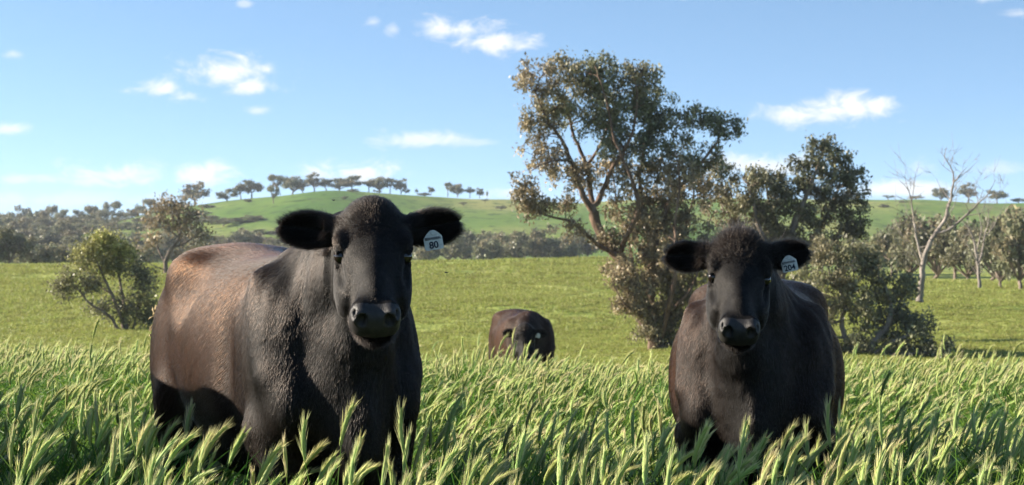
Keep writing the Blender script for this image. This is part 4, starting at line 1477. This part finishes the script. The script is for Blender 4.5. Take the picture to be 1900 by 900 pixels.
# ---- yellow-green sapling clump behind the nearest cow's rump
t4_limbs = [
    ([(236, 640, 0), (226, 592, 0), (207, 545, 0), (190, 510, 0), (178, 475, 0), (185, 450, 0)], .10, .012),
    ([(238, 640, 0), (228, 570, .3), (219, 530, .4), (214, 490, .4), (208, 450, .4)], .09, .012),
    ([(234, 640, 0), (212, 592, -.3), (172, 562, -.5), (150, 535, -.6), (125, 520, -.6)], .08, .012),
    ([(240, 640, 0), (256, 565, .2), (266, 530, .3), (270, 505, .3)], .06, .01),
    ([(207, 545, 0), (180, 530, .4), (160, 500, .5)], .05, .01)]
t4_lobes = [(250, 585, 34, 22, 20, mixc(OLIVE, FRESH, .5), .2), (195, 575, 30, 20, 14, OLIVE, 0), (280, 590, 16, 20, 10, OLIVE, .3),
    
    (190, 452, 32, 22, 34, FRESH, 0), (160, 472, 28, 26, 30, mixc(FRESH, OLIVE, .3), 0), (222, 468, 30, 26, 32, FRESH, .3), (200, 492, 44, 24, 40, mixc(FRESH, OLIVE, .4), .2), (245, 500, 26, 26, 22, OLIVE, .3),
    (135, 520, 28, 20, 26, mixc(OLIVE, FRESH, .3), -.5), (165, 528, 30, 18, 20, OLIVE, -.3), (270, 520, 20, 24, 18, OLIVE, .3), (265, 560, 24, 34, 26, mixc(OLIVE, FRESH, .4), .3), (228, 560, 38, 26, 18, OLIVE, .2), (120, 540, 16, 12, 8, OLIVE, -.5)]
px_tree('gum_sapling', 70.0, 236, t4_limbs, t4_lobes, 'bushy yellow-green multi-stemmed gum behind the nearest cow\'s rump', M_GUM, 14, .13, 60, .16, .014, hang=.3)

# ---- half-bare brown tree behind it
t5_limbs = [
    ([(312, 520, 0), (306, 488, 0), (318, 462, 0), (332, 440, 0), (335, 418, 0), (328, 398, 0), (325, 372, 0)], .17, .02),
    ([(306, 488, 0), (294, 468, .4), (284, 452, .6), (272, 440, .6)], .08, .015),
    ([(332, 440, 0), (310, 424, -.3), (296, 412, -.4), (286, 405, -.4)], .08, .012),
    ([(335, 418, 0), (348, 405, .3), (356, 388, .4)], .06, .012),
    ([(318, 462, 0), (345, 448, .5), (366, 430, .6), (372, 412, .6)], .07, .012),
    ([(304, 500, 0), (282, 490, -.4), (262, 470, -.5)], .05, .012)]
t5_lobes = [(322, 385, 34, 16, 34, BROWN, 0), (352, 400, 22, 24, 24, BROWN, .3), (290, 412, 24, 22, 22, BROWN, -.3), (315, 420, 40, 24, 30, BROWN, 0), (362, 440, 26, 24, 20, mixc(BROWN, OLIVE, .3), .5), (272, 445, 22, 24, 16, BROWN, .4),
            (345, 470, 30, 22, 14, BROWN, .4), (300, 372, 14, 10, 6, BROWN, 0)]
px_tree('half_bare_tree', 118.0, 312, t5_limbs, t5_lobes, 'half-bare brown tree with bright crooked limbs left of the nearest cow', M_GUM, 15, .26, 22, .30, .022)

# ---- two dead white trees on the right
d1 = [
    ([(1706, 560, 0), (1710, 520, 0), (1714, 482, 0), (1727, 447, 0), (1752, 410, 0), (1763, 370, 0), (1768, 345, 0), (1783, 322, 0)], .30, .05),
    ([(1768, 345, 0), (1770, 322, .1), (1762, 305, .1), (1753, 288, .1), (1757, 276, .1)], .07, .012),
    ([(1735, 434, 0), (1758, 426, -.3), (1788, 400, -.5), (1809, 378, -.6), (1826, 361, -.7), (1840, 333, -.7)], .15, .012),
    ([(1712, 485, 0), (1703, 438, .3), (1696, 385, .4), (1690, 355, .4), (1672, 334, .4)], .12, .012),
    ([(1695, 375, .4), (1700, 350, .5), (1704, 322, .5)], .04, .008),
    ([(1703, 438, .3), (1688, 405, .0), (1668, 392, -.1), (1655, 385, -.1)], .05, .008),
    ([(1711, 500, 0), (1695, 470, -.4), (1680, 448, -.5), (1662, 430, -.5)], .06, .008),
    ([(1763, 370, 0), (1750, 350, .4), (1742, 330, .5)], .05, .008), ([(1752, 410, 0), (1775, 380, .4), (1782, 350, .5)], .06, .01),
    ([(1788, 400, -.5), (1812, 396, -.8), (1830, 385, -1)], .05, .008), ([(1809, 378, -.6), (1806, 352, -.4), (1810, 335, -.4)], .04, .007),
    ([(1826, 361, -.7), (1845, 355, -.9), (1858, 345, -1)], .03, .006), ([(1690, 355, .4), (1684, 330, .5), (1686, 312, .5)], .03, .006), ([(1783, 322, 0), (1790, 315, 0), (1796, 308, 0)], .03, .006)]
px_tree('dead_tree', 84.0, 1706, d1, [], 'bare dead tree with wide forked limbs against the sky', M_PALE, 16, .2, 1, .2)
d2 = [
    ([(1818, 545, 0), (1817, 515, 0), (1813, 486, 0), (1808, 450, 0), (1798, 425, 0), (1784, 405, 0)], .26, .03),
    ([(1815, 495, 0), (1825, 465, .3), (1830, 440, .4), (1838, 410, .5), (1836, 385, .5)], .16, .02),
    ([(1811, 470, 0), (1818, 430, -.3), (1815, 400, -.4), (1808, 375, -.5)], .10, .015),
    ([(1830, 440, .4), (1848, 420, .6), (1858, 400, .7), (1872, 380, .8)], .08, .012), ([(1813, 486, 0), (1796, 460, -.4), (1785, 440, -.5)], .08, .012), ([(1817, 515, 0), (1806, 495, .4), (1796, 478, .5)], .06, .01),
    ([(1815, 400, -.4), (1824, 380, -.4), (1826, 360, -.4)], .05, .01)]
px_tree('dead_tree', 122.0, 1818, d2, [], 'white-trunked dead tree standing on the far right field edge', M_PALE, 17, .2, 1, .2)
# ---- fallen pale log by the scrub
# ------------------------------------------------------------------ trees further off
def far_tree(seed, kind):
    """a gum about one unit tall, trunk and crown in one mesh"""
    T = TreeB(seed)
    rng_ = T.rng
    if kind == 'round':
        th, spreads, nl = .24, .34, 12
    elif kind == 'umbrella':
        th, spreads, nl = .38, .38, 10
    elif kind == 'bushy':
        th, spreads, nl = .08, .40, 15
    else:
        th, spreads, nl = .34, .28, 9
    top = np.array([rng_.normal(0, .03), rng_.normal(0, .03), th])
    T.limb([(0, 0, -.06), (rng_.normal(0, .01), 0, th * .5), top], .034, .022, 6, .02, 2)
    lobes = []
    for i in range(nl):
        a = i / nl * 6.28 + rng_.normal(0, .4)
        rr = spreads * math.sqrt(rng_.uniform(.05, 1))
        z = th + .12 + rng_.uniform(.02, .62 - rr * .8) * (.98 - th) / .7
        c = np.array([rr * math.cos(a), rr * math.sin(a), min(z, .88)])
        T.limb([top, top * .5 + c * .5 + [0, 0, -.02], c], .016, .005, 4, .03, 2)
        lobes.append((c, np.array([.15, .15, .10]) * rng_.uniform(.8, 1.25), 9, mixc(OLIVE, (DARK, BROWN, DARK)[rng_.integers(3)], rng_.uniform(.2, .9))))
    cl, cc = T.clusters(lobes)
    T.leaves(cl, cc, 22, .042, .072, .3, .25)
    wv = np.concatenate(T.wv); wf = np.concatenate(T.wf)
    lv = np.concatenate(T.lv); lc = np.concatenate(T.lc)
    V = np.concatenate([wv, lv])
    lf = np.arange(len(lv)).reshape(-1, 4) + len(wv)
    me = mesh_np('far_tree', V, np.concatenate([wf, lf]), False)
    point_color(me, 'tint', np.concatenate([np.tile((.09, .07, .055), (len(wv), 1)), lc]))
    me.materials.append(M_GUM); me.materials.append(M_LEAF)
    idx = np.ones(len(wf) + len(lf), np.int32); idx[:len(wf)] = 0
    me.polygons.foreach_set('material_index', idx)
    return me


KINDS_ = ['round', 'umbrella', 'bushy', 'round', 'umbrella', 'tall', 'bushy', 'round']
FAR = [far_tree(60 + i, k) for i, k in enumerate(KINDS_)]
rt = np.random.default_rng(77)
ONES = ['', 'first', 'second', 'third', 'fourth', 'fifth', 'sixth', 'seventh', 'eighth', 'ninth', 'tenth', 'eleventh', 'twelfth', 'thirteenth', 'fourteenth', 'fifteenth', 'sixteenth', 'seventeenth', 'eighteenth', 'nineteenth']


def nth(n):
    if n < 20: return ONES[n]
    tens = {2: ('twentieth', 'twenty'), 3: ('thirtieth', 'thirty'), 4: ('fortieth', 'forty'), 5: ('fiftieth', 'fifty')}[n // 10]
    return tens[0] if n % 10 == 0 else tens[1] + '-' + ONES[n % 10]


def plant(px, top, Y, wpx, kind, label, group, cat='tree', name='far_tree'):
    X = (px - 950) / FPX * Y
    g = gz(X, Y)
    ztop = CZ - (top - 450) / FPX * Y
    h = max(ztop - g, 1.5)
    me = FAR[kind % 8]
    o = bpy.data.objects.new(name, me); COL.objects.link(o)
    o.location = (X, Y, g)
    w = wpx / FPX * Y / .85
    o.scale = (w, w, h / .98)
    o.rotation_euler = (0, 0, rt.uniform(0, 6.28))
    tag(o, label, cat, group)
    return o


def row(spec, where, group, kinds=None, name='far_tree'):
    spec = sorted(spec)
    for i, (px, top, Y, w) in enumerate(spec):
        k = int(rt.integers(8)) if kinds is None else kinds[i % len(kinds)]
        plant(px, top, Y, w, k, '%s tree from the left %s' % (nth(i + 1), where), group, name=name)


# skyline of the hill
row([(362, 339, 585, 60), (421, 348, 590, 35), (447, 336, 600, 31), (467, 331, 600, 47), (512, 324, 600, 38), (543, 321, 610, 44), (562, 334, 615, 22), (583, 321, 610, 35), (605, 328, 612, 31), (630, 328, 610, 40), (653, 322, 612, 38),
     (684, 335, 612, 31), (704, 323, 612, 38), (724, 330, 612, 24), (744, 332, 612, 29), (753, 347, 612, 13), (773, 349, 614, 6), (800, 345, 612, 13), (831, 338, 612, 19), (849, 337, 610, 28), (872, 345, 610, 21), (890, 349, 610, 16), (904, 353, 612, 5)],
    'along the hilltop skyline behind the nearest cow', 'trees on the hilltop skyline', [0, 6, 3, 7, 5, 2, 1, 0, 3, 6, 7, 4, 2, 5])
row([(1648, 372, 590, 26), (1700, 366, 600, 34), (1745, 344, 600, 32), (1797, 340, 600, 36), (1850, 350, 590, 38), (1890, 366, 590, 30)], 'on the right-hand skyline behind the dead trees', 'trees on the right-hand skyline')
# hillside
row([(507, 345, 520, 28), (655, 362, 560, 24), (788, 360, 560, 26), (395, 400, 470, 22), (417, 403, 465, 20), (438, 407, 460, 24), (490, 428, 420, 46), (560, 372, 590, 14), (700, 378, 560, 16), (860, 395, 520, 18), (900, 388, 540, 14), (930, 400, 510, 22), (640, 395, 520, 18), (460, 385, 540, 16), (1000, 402, 500, 24), (1640, 400, 520, 22), (1675, 392, 540, 18)], 'scattered down the green hillside', 'scattered hillside trees')
# wooded slope at the left, five rows
row([(x + rt.uniform(-6, 6), 386 + rt.uniform(-9, 9) - (x > 180) * 4 - (x > 270) * 8, 620 + rt.uniform(-30, 30), rt.uniform(26, 46)) for x in range(-30, 335, 15)], 'in the skyline row of the wooded slope', 'skyline row of the wooded slope')
row([(x + rt.uniform(-6, 6), 402 + rt.uniform(-8, 7), 540 + rt.uniform(-30, 30), rt.uniform(36, 58)) for x in range(-30, 390, 18)], 'in the second row of the wooded slope', 'second row of the wooded slope', [2, 0, 6, 7])
row([(x + rt.uniform(-8, 8), 414 + rt.uniform(-9, 7), 460 + rt.uniform(-25, 25), rt.uniform(40, 64)) for x in range(-20, 470, 21)], 'in the third row of the wooded slope', 'third row of the wooded slope', [2, 3, 6, 0])
row([(x + rt.uniform(-8, 8), 431 + rt.uniform(-10, 7), 385 + rt.uniform(-20, 20), rt.uniform(44, 68)) for x in range(-20, 570, 25)], 'in the fourth row of the wooded slope', 'fourth row of the wooded slope', [6, 2, 7, 0])
row([(x + rt.uniform(-9, 9), 450 + rt.uniform(-9, 6), 300 + rt.uniform(-20, 20), rt.uniform(44, 66)) for x in range(-10, 600, 29)], 'in the front row of the wooded slope', 'front row of the wooded slope', [2, 6, 7])
row([(-25, 405, 190, 80), (18, 412, 190, 76), (62, 432, 195, 60), (100, 440, 200, 64), (150, 455, 205, 46), (270, 452, 205, 50), (375, 450, 200, 60)], 'along the left field edge', 'dark trees along the left field edge', [2, 7, 6])
# belt under the hill
row([(x + rt.uniform(-7, 7), 430 + rt.uniform(-12, 8), 350 + rt.uniform(-20, 20), rt.uniform(46, 66)) for x in range(560, 1090, 23)], 'in the grey belt below the hill', 'tree belt below the hill', [2, 6, 0, 7])
row([(790, 434, 300, 50), (958, 422, 300, 60), (1010, 420, 300, 60), (1050, 432, 300, 50), (845, 426, 310, 56), (900, 436, 300, 50)], 'standing in front of the grey belt', 'trees in front of the belt')
# right-hand field edge
row([(1630, 426, 175, 80), (1655, 401, 170, 84), (1690, 384, 160, 96), (1735, 378, 155, 104), (1772, 388, 150, 100), (1795, 411, 148, 84), (1840, 398, 146, 100), (1872, 411, 146, 80)], 'in the dark screen behind the right-hand dead trees', 'dark trees behind the dead trees', [2, 7, 6])
row([(1856, 388, 128, 96), (1893, 356, 124, 120), (1945, 372, 124, 110)], 'at the right edge of the picture', 'olive gums at the right edge', [6, 2, 7])
row([(x + rt.uniform(-8, 8), 446 + rt.uniform(-8, 8), 260 + rt.uniform(-20, 20), rt.uniform(40, 60)) for x in range(1320, 1720, 34)], 'in the belt behind the second cow\'s trees', 'belt behind the second cow\'s trees')

# ------------------------------------------------------------------ flies about the cattle
m_fly, t_, o_ = new_mat('black fly')
bsdf(t_, o_, (.01, .01, .012, 1), .4, .4)
m_wing, t_, o_ = new_mat('clear fly wing')
bsdf(t_, o_, (.35, .33, .28, 1), .3, .5)
for (px, py, Y, rz, lab) in ((828, 506, 5.0, .4, 'fly in the air right of the nearest cow\'s cheek'), (619, 372, 5.1, 1.3, 'fly in the air left of the nearest cow\'s poll'), (1405, 417, 5.8, 2.2, 'fly in the air above the head of cow 204')):
    fr = empty('fly', P(px, py, Y), rz)
    tag(fr, lab, 'fly', 'flies in the air')
    T = TreeB(5)
    T.limb([(-.0045, 0, 0), (-.001, 0, .0006), (.002, 0, .0006), (.0045, 0, 0)], .0019, .0013, 6, 0, 2)
    link('body', mesh_np('fly_body', np.concatenate(T.wv), np.concatenate(T.wf)), m_fly, fr)
    for s_ in (-1, 1):
        wm = mesh_np('fly_wing', np.array([(.001, s_ * .001, .0016), (-.003, s_ * .0022, .003), (-.0065, s_ * .006, .0034), (-.002, s_ * .0055, .003)]), np.array([(0, 1, 2, 3)]), False)
        link('wing', wm, m_wing, fr)

# ------------------------------------------------------------------ air
hm = bpy.data.meshes.new('haze')
x0, x1, y0, y1, z0, z1 = -2500, 2500, -40, 2500, -30, 45
hm.from_pydata([(x, y, z) for z in (z0, z1) for y in (y0, y1) for x in (x0, x1)], [], [(0, 2, 3, 1), (4, 5, 7, 6), (0, 1, 5, 4), (2, 6, 7, 3), (0, 4, 6, 2), (1, 3, 7, 5)])
hz, ht, ho = new_mat('thin blue haze')
pv = ht.new('ShaderNodeVolumePrincipled')
pv.inputs['Color'].default_value = (.80, .88, 1.0, 1)
pv.inputs['Density'].default_value = .00016
pv.inputs['Anisotropy'].default_value = .1
ht.l.new(pv.outputs[0], ho.inputs['Volume'])
hob = link('haze', hm, hz)
tag(hob, 'thin bluish haze of the afternoon air', 'haze', kind='stuff')
